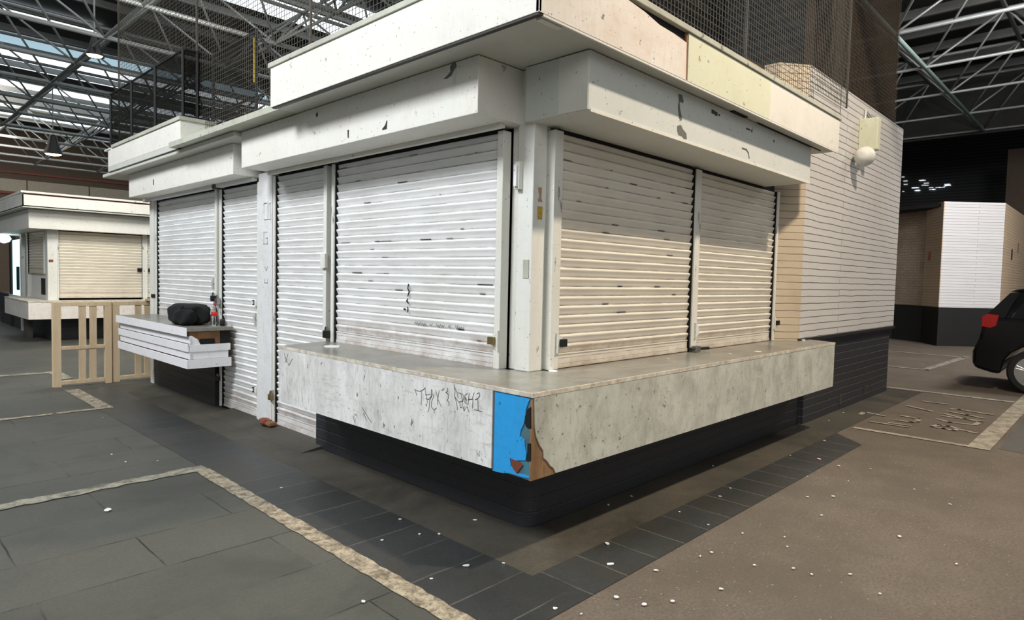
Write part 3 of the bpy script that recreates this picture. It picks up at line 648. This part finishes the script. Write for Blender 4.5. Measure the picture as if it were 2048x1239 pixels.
# bottle
bt = thing('soft_drink_bottle', 'clear plastic cola bottle with red label and red cap on the slatted counter', 'bottle', (-.06,4.80,.985))
bc = (-.06,4.80,.985)
MB().lathe(bc, [(.02,.004),(.031,.0),(.033,.02),(.030,.06),(.033,.10),(.034,.15),(.028,.18),(.015,.215),(.013,.235)], 20).build('bottle_body', M['clear'], bt, smooth=True)
MB().lathe(bc, [(.0335,.105),(.0348,.107),(.0352,.148),(.0343,.150)], 20).build('label', M['cola_label'], bt, smooth=True)
MB().lathe(bc, [(.016,.235),(.0165,.237),(.016,.257),(.010,.260)], 16).build('cap', M['cap_red'], bt, smooth=True)
cp = thing('drink_can', 'small dark can standing against the rail behind the cola bottle', 'can', (-.02,4.68,.985))
MB().lathe((-.02,4.68,.985), [(.022,0),(.027,.005),(.027,.07),(.022,.078)], 16).build('can_body', M['dark_metal'], cp, smooth=True)

# items on corner counter
def bit(label, cat, name, x, y, z, r, mat, n=7, h=.004, group=None, seed=0):
    rr = random.Random(seed or int(abs(x*1000+y*77))+1)
    e = rr.uniform(.45,1); a0 = rr.uniform(0, PI)
    pts = []
    for i in range(n):
        a = 2*PI*i/n; k = rr.uniform(.65,1.1); px = r*k*math.cos(a); py = r*e*k*math.sin(a)
        pts.append((x+px*math.cos(a0)-py*math.sin(a0), y+px*math.sin(a0)+py*math.cos(a0)))
    return tag(MB().prism(pts, z, z+h).build(name, mat), label, cat, group)
o = MB().lathe((.27,.05,CT), [(.030,0),(.031,.004),(.028,.008)], 18).build('jar_lid', M['paper'], smooth=False); tag(o, 'flat round white lid at the foot of the corner post', 'lid')
o = MB().box(.29,.325,.10,.135,CT,CT+.05).build('wood_wedge', M['orange_bit']); tag(o, 'small orange-brown wooden wedge against the corner post', 'wedge')
o = MB().lathe((2.71,-.29,CT), [(.032,0),(.034,.003),(.02,.006)], 14).build('crushed_cup_lid', M['paper']); tag(o, 'shiny white flattened disc near the right counter front edge', 'litter')
bit('small white chip on the right counter below the smaller shutter','litter','paper_scrap',2.34,-.2,CT,.02,M['paper'])
bit('tiny white chip on the right counter under the larger shutter','litter','paper_scrap',1.55,-.06,CT,.02,M['paper'])
bit('white crumb near the far right end of the counter','litter','paper_scrap',4.3,-.12,CT,.03,M['paper'],h=.012)
o = MB().prism([(-.20,2.10),(-.12,2.06),(-.05,2.16),(-.10,2.24),(-.17,2.22)], CT, CT+.006).build('plastic_wrapper', M['white_slat']); tag(o, 'pale plastic wrapper on the left end of the corner counter', 'litter')
# rusty shoe at pillar foot
rs = thing('rusty_bracket', 'rusty brown metal lump at the foot of the marked pillar', 'bracket', (.0,3.62,.04))
blobmesh((.0,3.66,.07), (.05,.10,.035), 14, 8, 5, .2).build('rust_lump', M['rust'], rs)
MB().box(-.03,.05,3.50,3.60,.045,.085).build('rust_plate', M['wood_old'], rs, bevel=.01)

# ------------------------------------------------------------------ wall light on the brick
wl = thing('wall_light', 'cream rectangular floodlight box with round lamp on the white brick wall', 'wall light', (6.0,-.08,3.5))
MB().box(5.99,6.12,-.30,-.08,3.30,3.70).build('light_box', M['fascia_green'], wl, bevel=.01)
MB().lathe((5.74,-.22,3.19), [(.03,-.08),(.07,-.07),(.10,-.02),(.12,.05),(.12,.07)], 20, 'x').build('round_lamp', M['post'], wl, smooth=True)
MB().tube((6.0,-.2,3.30),(5.80,-.21,3.20),.03,8).build('lamp_arm', M['post'], wl)
MB().path([(6.15,-.1,3.72),(6.18,-.1,3.85),(6.5,-.1,3.80),(6.8,-.1,3.83)], .012, 6).build('cable', M['post'], wl)

# ------------------------------------------------------------------ mesh cage above the kiosk
def grid_plane(m, fn, u0, u1, v0, v1, s, t, vt=None):
    n = int((u1-u0)/s)
    for i in range(n+1):
        u = u0+i*s; m.bar(fn(u,v0), fn(u,v1), t)
    k = int((v1-v0)/s)
    for j in range(k+1):
        v = v0+j*s; m.bar(fn(u0,v), fn(u1,v), t)
    return m
cage = thing('wire_mesh_cage', 'tall square wire mesh cage standing on the kiosk roof', 'mesh cage', (1,1,3.0))
g = MB(); grid_plane(g, lambda u,v:(u,-.16,v), -.10, 4.15, 3.32, 6.9, .05, .0035); grid_plane(g, lambda u,v:(u,-.16,v), 4.20, 5.20, 3.67, 6.9, .05, .0035); g.build('mesh_panel', M['wire'], cage)
g = MB(); grid_plane(g, lambda u,v:(-.10,u,v), -.16, 8.2, 3.02, 6.9, .05, .0035); g.build('mesh_panel', M['wire'], cage)
for (x, y) in ((-.10,-.16),(5.22,-.16),(-.10,2.6),(-.10,5.2),(2.5,-.16),(-.10,8.2)):
    MB().box(x-.009,x+.009,y-.009,y+.009,3.67 if x > 5 else 3.32,6.9).build('cage_post', M['wire'], cage)
net = thing('fine_netting', 'fine brown netting hung above the white brick wall', 'netting', (6.7,.05,3.95))
MB().poly([(5.24,.06,3.951),(8.15,.06,3.951),(8.15,.06,6.9),(5.24,.06,6.9)]).build('net_sheet', M['veil'], net)
MB().poly([(8.15,.06,3.951),(8.15,6,3.951),(8.15,6,6.9),(8.15,.06,6.9)]).build('net_sheet', M['veil'], net)
g = MB(); grid_plane(g, lambda u,v:(u,.04,v), 5.24, 8.15, 3.96, 6.9, .05, .003); g.build('net_cords', M['wire_fine'], net)
pr = thing('dark_backdrop', 'added dark boxes and brown column, an unlit enclosure inside the mesh cage on the kiosk roof', 'backdrop', (5.5,3,3.95))  # dark boxes added so the view through the mesh stays dark
MB().box(2.2,8.0,1.9,3.4,3.96,6.9).build('dark_box', M['wall_dark'], pr)
MB().box(5.95,7.3,.50,.62,3.96,6.9).build('brown_column', M['wall_brown'], pr)
MB().box(6.2,8.0,.66,1.89,3.96,6.9).build('dark_box', M['wall_dark'], pr)

def fence(label, a, b, z0, z1, post=(0,1), loc=None, brace=False):
    t = thing('shade_fence', label, 'fence', (a[0],a[1],z0))
    a = Vector((a[0],a[1],0)); b = Vector((b[0],b[1],0))
    MB().poly([(a.x,a.y,z0),(b.x,b.y,z0),(b.x,b.y,z1),(a.x,a.y,z1)]).build('shade_cloth', M['shade'], t)
    for k in post:
        q = a.lerp(b, k); MB().tube((q.x,q.y,z0),(q.x,q.y,z1+.02),.018,8).build('post', M['black'], t)
    MB().tube((a.x,a.y,z1),(b.x,b.y,z1),.014,6).build('rail', M['black'], t)
    MB().tube((a.x,a.y,z0+.01),(b.x,b.y,z0+.01),.014,6).build('rail', M['black'], t)
    return t
fence('black shade fence panel above the chamfered fascia box', (-.28,5.12), (-.28,7.92), 3.30, 4.07, (0,.33,.66,1))
fence('short black fence return joining the two longer panels', (-.275,5.09), (.03,5.09), 3.32, 4.07, (.45,))
fb = fence('black shade fence panel nearest the main canopy, braced at its end', (.03,5.06), (.03,3.95), 3.20, 4.08, (0,1))
MB().tube((.03,3.95,4.06),(.03,3.25,3.5),.018,6).build('brace', M['black'], fb)
MB().box(.0,.008,3.94,3.955,3.55,4.0).build('reflection_strip', M['sticker_y'], fb)  # thin yellow strip painting a reflection on the post

# ------------------------------------------------------------------ wooden barrier frames
def barrier(label, x0, y0, x1, y1, h=1.14):
    t = thing('wooden_barrier', label, 'barrier', (x0,y0,0), 'pine barrier frames')
    d = Vector((x1-x0, y1-y0, 0)); L = d.length; d.normalize(); nrm = Vector((-d.y, d.x, 0))
    def beam(name, u0, u1, z0, z1, t0=0, t1=.045):
        m = MB(); P = lambda u, w, z: tuple(Vector((x0,y0,0)) + d*u + nrm*w + Vector((0,0,z)))
        b = [P(u0,t0,z0),P(u1,t0,z0),P(u1,t1,z0),P(u0,t1,z0),P(u0,t0,z1),P(u1,t0,z1),P(u1,t1,z1),P(u0,t1,z1)]
        m.v = b; m.f = [[0,3,2,1],[4,5,6,7],[0,1,5,4],[1,2,6,5],[2,3,7,6],[3,0,4,7]]
        m.build(name, M['pine'], t, bevel=.003)
    beam('post', 0, .095, 0, h-.001, 0, .07); beam('post', L-.085, L, 0, h-.001, 0, .07)
    beam('top_rail', .002, L-.002, h-.055, h+.002, -.002, .072); beam('middle_rail', .096, L-.086, .50, .545); beam('bottom_rail', .096, L-.086, .03, .08)
    for u in (.30, .425):
        beam('upper_slat', u, u+.085, .546, h-.056, .01, .03); beam('lower_slat', u-.005, u+.08, .081, .499, .01, .03)
    return t
barrier('left pine barrier frame standing free on the paving', -1.06,7.60,-.37,7.60)
barrier('right pine barrier frame, partly behind the slatted counter', -.36,7.62,.26,7.66)
o = MB().prism([(.05,7.60),(.27,7.60),(.27,7.72),(.10,7.72)], 1.145, 1.18).build('timber_offcut', M['pine'], bevel=.004); tag(o, 'short pine offcut lying on the right barrier frame', 'offcut')

# ------------------------------------------------------------------ second kiosk
K2 = thing('market_kiosk', 'distant white kiosk on the left beyond the pine barrier frames', 'kiosk', (1,15,0))
KY, KX = 14.4, .17
MB().prism([(.2,14.45)]+[(6,14.45),(6,21),(.2,21)], 0, .86).build('black_plinth', M['brick_black'], K2)
MB().box(.35,6,14.60,16.6,.5,2.45).build('dark_core', M['dark_hole'], K2)
MB().box(.14,.34,14.38,14.62,.87,2.82).build('corner_post', M['post'], K2)
MB().box(2.02,2.10,14.36,14.5,.87,2.45).build('post', M['post'], K2)
MB().box(3.7,6,14.36,14.6,.87,2.45).build('post', M['brick_white'], K2)
MB().box(.14,.22,16.55,16.75,0,2.82).build('post', M['post'], K2)
MB().box(.14,.22,17.3,17.5,0,2.82).build('post', M['post'], K2)
MB().box(-.23,.4,14.1,20,2.42,2.82).box(.4,6,14.1,14.45,2.42,2.82).build('shutter_box', M['housing'], K2)
MB().prism([(-.37,13.85),(6,13.85),(6,14.6),(.4,14.6),(.4,20),(-.37,20)], 2.83, 2.87).build('soffit', M['soffit'], K2)
MB().box(-.37,6,13.85,13.87,2.85,3.09).box(-.37,-.35,13.85,20,2.85,3.09).build('fascia', M['fascia'], K2)
MB().box(-.35,6,13.87,13.90,3.09,3.125).build('rusty_gap', M['wall_red'], K2)
MB().box(-.40,6,13.82,13.95,3.125,3.165).box(-.40,-.32,13.95,20,3.12,3.165).build('cap_strip', M['fascia'], K2)
MB().box(-.1,0,15.2,15.6,.0,.5).build('pale_step', M['concrete'], K2)
c2 = thing('shop_counter', 'distant boxed counter wrapping the corner of the left background kiosk', 'counter', (0,14,.5))
MB().prism([(-.29,13.9),(6,13.9),(6,14.5),(.25,14.5),(.25,17.0),(-.29,16.7)], .50, .86).build('counter_box', M['fascia_dirty'], c2)
MB().prism([(-.30,13.89),(6,13.89),(6,14.4),(.2,14.4),(.2,17.0),(-.30,16.7)], .861, .885).build('counter_top', M['top_edge'], c2)
s1 = shutter('distant cream roller shutter on the front of the left background kiosk', (.345,KY,.93), 0, 2.0-.345, 1.47, M['shut_far'], M['post'], rl=(.03,.03))
s2 = shutter('distant cream shutter partly cut off behind the slatted counter shutter', (2.12,KY,.93), 0, 1.5, 1.47, M['shut_far'], M['post'], rl=(.02,.03))
for s, x in ((s1,1.60),(s2,.06)): lpart(MB().box(x-.05,x+.04,-.06,-.03,.62,.70), 'lock_body', M['dark_metal'], s)
s3 = shutter('distant half-raised shutter on the side of the left background kiosk', (KX,16.5,1.45), R90, 16.5-14.72, .97, M['shut_far'], M['post'], rl=(.02,.03))
fr = thing('display_cabinet', 'white cabinet with dark glass under the half-raised shutter', 'cabinet', (.25,15.6,.885))
MB().box(.20,.5,14.75,16.45,.886,1.44).build('cabinet_body', M['fascia'], fr)
MB().box(.19,.20,14.80,15.35,.98,1.35).build('dark_pane', M['dark_hole'], fr)
lit = thing('lit_shopfront', 'pale glowing shop window far left between dark posts', 'shop window', (.2,18.2,0))
MB().box(.20,.25,17.55,18.9,.85,2.30).build('glowing_pane', emit('shop_glow', (.55,.85,.90), 1.6), lit)
MB().box(.17,.27,18.9,19.2,0,2.4).box(.17,.27,17.45,17.55,.0,2.4).build('dark_post', M['dark_metal'], lit)
MB().box(.15,.21,17.5,19.2,.60,.86).build('sill', M['fascia'], lit)
MB().box(.17,.21,17.95,18.2,1.0,1.6).build('silhouette', M['dark_hole'], lit)
lp = thing('globe_lamp', 'white globe lamp under the far left canopy', 'lamp', (-.05,18.4,2.35))
MB().lathe((-.05,18.4,2.32), [(.02,-.12),(.12,-.08),(.16,0),(.12,.07),(.03,.1)], 14).build('globe', emit('globe_glow', (1,.98,.9), 4), lp, smooth=True)
tag(MB().box(.16,.24,14.372,14.379,1.72,1.77).build('sticker', M['wall_red']), 'tiny red sticker on the corner post of the left background kiosk', 'sticker')

# ------------------------------------------------------------------ right background brick building
B = thing('brick_building', 'white brick building with chamfered corner and black base at right', 'building', (20,2,0))
P = [(19.27,2.60),(18.72,1.72),(17.75,1.13),(18.95,-.06)]
def wallseg(a, b, z0, z1, mat, name):
    d = Vector((b[0]-a[0], b[1]-a[1])); nn = Vector((-d.y, d.x)).normalized()*.02
    if nn.x < 0: nn = -nn
    MB().prism([a, b, (b[0]+nn.x, b[1]+nn.y), (a[0]+nn.x, a[1]+nn.y)], z0, z1).build(name, mat, B)
far = [(19.27,5.5)] + P + [(26,-.06)]
mats = ['brick_burnt','brick_burnt','brick_far_warm','brick_far','brick_far_warm']
for a, b, k in zip(far, far[1:], mats):
    wallseg(a, b, 1.06, 3.92, M[k], 'brick_wall')
    wallseg((a[0]+.03,a[1]), (b[0]+.03,b[1]), 0, 1.06, M['base_far'], 'black_base')
MB().box(18.35,18.38,1.50,1.56,2.35,2.6).build('rust_vent', M['rust'], B)
MB().box(20.6,20.75,-.075,-.055,2.45,2.75).build('vent', M['dark_hole'], B)
MB().box(21.9,22.0,-.075,-.055,2.7,3.0).build('vent', M['wood_old'], B)
MB().prism([(17.9,1.2),(19.0,.05),(25,.1),(25,6),(19.4,5.5)], 3.80, 3.90).build('flat_roof', M['dark_hole'], B)

# ------------------------------------------------------------------ car
car = thing('suv_car', 'black estate-shaped car parked at the right edge, rear towards the kiosk', 'car', (10.45,-3.2,0))
def wheelarch(cy, r, a0, a1, n=8): return [(cy+r*math.cos(math.radians(a0+(a1-a0)*i/n)), .34+r*math.sin(math.radians(a0+(a1-a0)*i/n))) for i in range(n+1)]
W1, W2 = -1.66, -4.36
prof = [(-.90,.36),(-.885,.60),(-.93,.66),(-.955,.80),(-1.0,.98),(-1.03,1.02),(-5.0,.98),(-5.35,.80),(-5.42,.55),(-5.38,.30)] + [(W2-.40,.24)] + wheelarch(W2,.40,190,-10)[0:0]
low = [(-.92,.34),(-.885,.42),(-.885,.60),(-.905,.66),(-.955,.80),(-.985,.98),(-.985,1.10),(-1.02,1.16),(-4.1,1.05),(-5.1,.92),(-5.38,.78),(-5.44,.52),(-5.36,.26)]
low += [(W2-.40,.24)] + wheelarch(W2,.40,180,0) + [(W2+.40,.24),(W1-.40,.24)] + wheelarch(W1,.40,180,0) + [(W1+.40,.27),(-1.15,.28)]
body = MB().prism(low[::-1], 9.50, 11.38, 'x').build('car_body', M['car_paint'], car, bevel=.05)
# greenhouse, narrowing upwards
def greenhouse(pts_lo, pts_hi):
    m = MB(); n = len(pts_lo)
    for side in (0, 1):
        m.v += [((9.56 if side == 0 else 11.32), y, z) for y, z in pts_lo] + [((9.74 if side == 0 else 11.14), y, z) for y, z in pts_hi]
    for s in (0, 1):
        b = s*2*n
        for i in range(n-1): m.f.append([b+i, b+i+1, b+n+i+1, b+n+i] if s else [b+i+1, b+i, b+n+i, b+n+i+1])
    for i in range(n-1): m.f.append([n+i, n+i+1, 3*n+i+1, 3*n+i])
    m.f.append([0, n, 3*n, 2*n]); m.f.append([n-1, 2*n-1, 4*n-1, 3*n-1][::-1]); return m
lo = [(-1.02,1.15),(-1.35,1.14),(-2.2,1.12),(-3.2,1.09),(-4.2,1.05)]
hi = [(-1.42,1.56),(-1.60,1.61),(-2.2,1.645),(-2.9,1.64),(-3.35,1.56)]
greenhouse(lo, hi).build('cabin', M['car_glass'], car, bevel=.03)
MB().prism([(-1.30,1.55),(-1.36,1.585),(-1.62,1.645),(-2.2,1.68),(-2.9,1.675),(-3.38,1.58),(-3.38,1.55),(-2.9,1.62),(-2.2,1.63),(-1.6,1.60)], 9.70, 11.18, 'x').build('roof', M['car_paint'], car, bevel=.015)
for x in (9.60,):
    MB().prism([(-1.0,1.14),(-1.32,1.54),(-1.44,1.56),(-1.26,1.14)], 9.53, 9.56, 'x').build('rear_pillar', M['car_paint'], car)
MB().prism([(-.978,1.00),(-.985,1.16),(-1.06,1.20),(-1.20,1.19),(-1.17,1.02),(-1.10,.98)], 9.485, 9.62, 'x').build('tail_light', M['tail'], car, bevel=.01)
MB().box(9.6,11.28,-.93,-.87,.42,.62).build('bumper', M['car_paint'], car, bevel=.03)
for cy in (W1, W2):
    for xs, s in ((9.52,1),(11.14,-1)):
        w = MB().lathe((xs,cy,.34), [(.22,0),(.31,.0),(.34,.03),(.34,.19),(.31,.22),(.22,.22)], 28, 'x').build('wheel', M['rubber'], car, smooth=False)
        xo = xs-.004 if s > 0 else xs+.20
        MB().lathe((xo,cy,.34), [(.215,.0),(.24,.0),(.24,.025),(.215,.025)], 28, 'x').build('rim', M['alloy'], w)
        m = MB()
        for k in range(5):
            a = 2*PI*k/5+.3
            for da in (-.10,.10):
                m.tube((xo+.015,cy+.04*math.cos(a),.34+.04*math.sin(a)),(xo+.012,cy+.225*math.cos(a+da),.34+.225*math.sin(a+da)),.018,5)
        m.lathe((xo,cy,.34), [(.02,.0),(.055,.005),(.055,.03)], 14, 'x'); m.build('spokes', M['alloy'], w)
        MB().lathe((xo+.03,cy,.34), [(.01,.0),(.22,.002)], 20, 'x').build('brake_shadow', M['black'], w)

# ------------------------------------------------------------------ hall: roof, trusses, walls
ceil = MB().poly([(-30,-14,9.4),(60,-14,9.4),(60,46,9.4),(-30,46,9.4)]).build('ceiling', M['roof_dark'], kind='structure')
for k, (y0, y1, x0, x1, mt) in enumerate(((14.0,16.4,-3,9,'sky_panel'),(18.4,19.7,-14,2,'sky_panel'),(21.5,22.3,-14,3,'sky_panel'),(24.6,26.4,-14,14,'sky_blue'),(26.7,29.0,-14,14,'sky_panel'),(31.6,34.4,-14,14,'sky_panel'),(36.6,39.2,-14,14,'sky_panel'),(10.6,11.5,4,9,'sky_panel'))):
    MB().box(x0,x1,y0,y1,9.30,9.36).build('skylight', M[mt], ceil)
BZ, TZ, SPY, SPX = 7.0, 8.5, 2.73, 2.85
ys = [1.3+SPY*i for i in range(-3,15)]; xs = [24.2-SPX*i for i in range(0,13)]
for j, y in enumerate(ys):
    m = MB(); m.tube((xs[-1],y,BZ),(xs[0],y,BZ),.055,6)
    m.build('bottom_chord', M['truss_lit'] if j == 3 else M['galv'], ceil, smooth=True)
    if j < len(ys)-1:
        MB().tube((xs[-1]+SPX/2,y+SPY/2,TZ),(xs[0]-SPX/2,y+SPY/2,TZ),.05,6).build('top_chord', M['galv'], ceil, smooth=True)
for x in xs: MB().tube((x,ys[0],BZ),(x,ys[-1],BZ),.036,6).build('cross_chord', M['galv'], ceil, smooth=True)
for x in xs[:-1]: MB().tube((x-SPX/2,ys[0]+SPY/2,TZ),(x-SPX/2,ys[-1]-SPY/2,TZ),.045,6).build('cross_chord', M['galv'], ceil, smooth=True)
for j in range(len(ys)-1):
    m = MB(); 
    for i in range(len(xs)-1):
        c = (xs[i]-SPX/2, ys[j]+SPY/2, TZ)
        for dx in (0,1):
            for dy in (0,1): m.tube(c, (xs[i]-SPX*dx, ys[j]+SPY*dy, BZ), .030, 5)
    m.build('truss_diagonals', M['galv'], ceil, smooth=True)
m = MB()
for k in range(16):
    x = 13+k*1.6; MB().box(x-.05,x+.05,-12,14,9.0,9.25).build('purlin', M['purlin'], ceil)
for k in range(16):
    y = 8+k*2.2; MB().box(-14,12,y-.05,y+.05,9.05,9.25).build('purlin', M['purlin'], ceil)
# ducts / service tray seen at upper left
# far walls
MB().box(-30,34.4,44,44.3,0,9.4).build('wall_back', M['wall_brown'], kind='structure')
wb = bpy.data.objects['wall_back']
MB().box(-28,30,43.9,43.99,5.9,6.6).build('cream_band', M['wall_cream'], wb)
MB().box(-28,30,43.85,43.99,5.75,5.9).box(-28,30,43.85,43.99,6.95,7.05).build('red_rail', M['wall_red'], wb)
for k in range(14): MB().box(-14+k*3.1,-13.96+k*3.1,43.87,43.9,5.9,6.6).build('panel_joint', M['dark_metal'], wb)
MB().box(34.2,34.5,-14,44,0,9.4).build('wall_right', M['wall_dark'], kind='structure')
wr = bpy.data.objects['wall_right']
MB().box(28,28.6,.25,1.05,0,6.9).build('brown_column', M['wall_brown'], wr)
MB().box(24.3,24.5,-12,9,6.9,9.4).build('roof_edge_beam', M['roof_dark'], wr)
m = MB(); random.seed(11)
for k in range(26):
    y = random.uniform(3.9,6.3); z = 6.35+random.choice([0,.2,.4,.6,.8])*(y-3.2)/3; L = random.uniform(.06,.28)
    m.box(34.10,34.19,y,y+L,z,z+.035)
wn = m.build('glint_dashes', emit('glint_glow', (.9,.95,1), .5), kind='structure')  # glints on the wall, drawn as small glowing dashes
gc = thing('hall_column', 'broad grey column at the far left edge of the hall', 'column', (-.2,23,0))
MB().box(-1.0,-.1,22.6,23.4,0,8.5).build('shaft', plain('grey_column', (.13,.13,.12), .8), gc)

# high-bay lamps
def highbay(label, x, y, z, k=1):
    t = thing('high_bay_lamp', label, 'ceiling lamp', (x,y,z))
    MB().lathe((x,y,z), [(a*k,b*k) for a,b in [(.10,.75),(.13,.7),(.2,.35),(.34,.02),(.35,0),(.33,.01),(.15,.24)]], 20).build('reflector', M['dark_metal'], t, smooth=True)
    MB().lathe((x,y,z), [(a*k,b*k) for a,b in [(.03,-.04),(.24,.0),(.29,.06),(.03,.09)]], 18).build('lens', M['lamp_glow'], t, smooth=True)
    MB().tube((x,y,z+.75*k),(x,y,9.3),.02,6).build('stem', M['galv'], t)
highbay('glowing high-bay lamp nearest, upper left under the trusses', 1.45,16,6.8, .6)
highbay('glowing high-bay lamp further back, low left above the background kiosk', 3.35,30.5,6.35, 1.1)

# ------------------------------------------------------------------ litter
L = [(-1.8,2.12),(-1.39,3.24),(-1.41,3.56),(-1.19,3.1),(-.49,.68),(-.55,.4),(-.46,.32),(-.63,-.12),(-.46,-.24),(-.87,-.11),(-.77,.48),(-.14,.34),(-1.26,-.07),(-.76,1.78),(-.63,-.76),(-.03,-.66),(.19,-.48),(.09,-.88),(.44,-.96),(3.18,-.7),(3.08,-.9),(2.54,-.82),(2.67,-1.1),(2.17,-1.14),(2.01,-1.01),(1.68,-1.22),(1.1,-1.19),(.96,-.98),(.54,-.98),(.96,-1.26),(.68,-1.4),(.68,-1.5),(.56,-1.23),(1.52,-.55),(1.76,-.52),(3.1,-.47),(3.96,-.49),(4.41,-.15),(2.23,-.14),(1.03,-.1),(.75,-.09),(.93,-.76),(1.0,-.51),(-.15,-1.12),(-.28,-1.04),(-.58,-.88),(-.32,-.9),(5.68,-.15),(5.03,-.19),(1.44,-2.04),(.71,-1.83),(3.2,-1.12),(1.66,-1.7),(-1.08,5.18),(.15,-1.23),(2.84,-1.53),(2.64,-1.8),(.84,-1.65)]
special = {0:('largest white paper scrap, alone on the dark paving at left','white'), 19:('round pink petal-like scrap on the slate border','pink'), 20:('second pinkish scrap just beyond the round pink one','pink'), 15:('bright teardrop-shaped white scrap on the slate tiles','white'), 16:('small yellowish white chip on the slate tiles right of the corner','white'), 7:('round white blob on the slate tiles in front of the plinth corner','white')}
for i, (x, y) in enumerate(L):
    r = random.uniform(.008,.015); mt = M['paper']; grp = None
    if i in special:
        lab, cc = special[i]; r = {0:.034,15:.024,7:.020,19:.026}.get(i, .02); mt = M['pink'] if cc == 'pink' else M['paper']
    elif x < -.99: lab = 'small white chip lying on the dark paving slabs'; grp = 'white chips on the paving'
    elif y > -.8: lab = 'small white chip lying on the slate and concrete border'; grp = 'white chips on the border tiles'
    else: lab = 'small white chip lying on the brown asphalt'; grp = 'white chips on the asphalt'
    bit(lab, 'litter', 'paper_scrap', x, y, .0075, r, mt, n=6, h=.004, group=grp, seed=i+10)
random.seed(21); m = MB()
for k in range(1100):
    x = random.uniform(-.7,6); y = -.82-abs(random.gauss(0,1.1)); s = random.choice([.0015,.002,.003,.0045])
    a = random.uniform(0,PI); pts = [(x+s*math.cos(a+t)*random.uniform(.7,1.6), y+s*math.sin(a+t)) for t in (0,1.6,3.1,4.6)]
    m.prism(pts, .0005, .003)
o = m.build('stone_grit', plain('pale_grit', (.38,.35,.30), .8), kind='stuff'); tag(o, 'pale stone grit scattered over the brown asphalt', 'grit')

# ------------------------------------------------------------------ lights
def area(name, loc, tgt, size, power, colr, size_y=None):
    l = bpy.data.lights.new(name, 'AREA'); l.energy = power; l.color = colr; l.size = size
    if size_y: l.shape = 'RECTANGLE'; l.size_y = size_y
    o = bpy.data.objects.new(name, l); col.objects.link(o); o.location = loc
    o.rotation_euler = (Vector(tgt)-Vector(loc)).to_track_quat('-Z','Y').to_euler(); return o
area('daylight_left', (-6.8,1.6,7.6), (0,2.4,1.2), 2.0, 860, (.95,.98,1.0))
area('fill_left_rear', (-5.5,7.5,7.4), (0,5.8,1.2), 2.0, 330, (.96,.98,1.0))  # added fill to brighten the shutter and boards at the far left
area('fill_right_building', (11.5,-3.2,6.8), (19,1.6,2), 1.5, 360, (.97,.97,1.0))  # added fill to brighten the right background building
area('warm_flood_right', (2.6,-4.4,8.6), (2.2,0,1.2), .32, 780, (1.0,.85,.67))
area('daylight_front', (-8,-9,6.8), (1,0,1.2), 6, 400, (1.0,.97,.92))
area('warm_right_far', (13,-4.5,8.2), (16,1,1), 3, 620, (1.0,.90,.78))
area('fill_far_kiosk', (1.0,9.3,6.7), (1.2,14.4,1.2), 2.0, 420, (1.0,.96,.88))  # added fill behind the near kiosk, brightens the second kiosk's front
area('fill_back_wall', (0,31,7.0), (0,44,6.0), 4, 700, (1.0,.92,.80))  # added fill to lift the dark back wall
w = bpy.data.worlds.new('hall_ambient'); bpy.context.scene.world = w; w.use_nodes = True
w.node_tree.nodes['Background'].inputs[0].default_value = (.80,.86,.92,1); w.node_tree.nodes['Background'].inputs[1].default_value = .35

# ------------------------------------------------------------------ camera
cd = bpy.data.cameras.new('camera'); cam = bpy.data.objects.new('camera', cd); col.objects.link(cam)
cd.sensor_width = 36; cd.lens = 1292.739*36/2048; cd.clip_end = 200
R = [[.6938277,-.02032481,.71985417],[-.71979381,-.0506105,.69234056],[.02236049,-.99851163,-.04974464]]
mw = Matrix(((R[0][0],-R[0][1],-R[0][2],-2.99731609),(R[1][0],-R[1][1],-R[1][2],-2.70261493),(R[2][0],-R[2][1],-R[2][2],1.6),(0,0,0,1)))
cam.matrix_world = mw; bpy.context.scene.camera = cam
sc_ = bpy.context.scene; sc_.view_settings.view_transform = 'Standard'; sc_.view_settings.look = 'None'; sc_.view_settings.exposure = 0
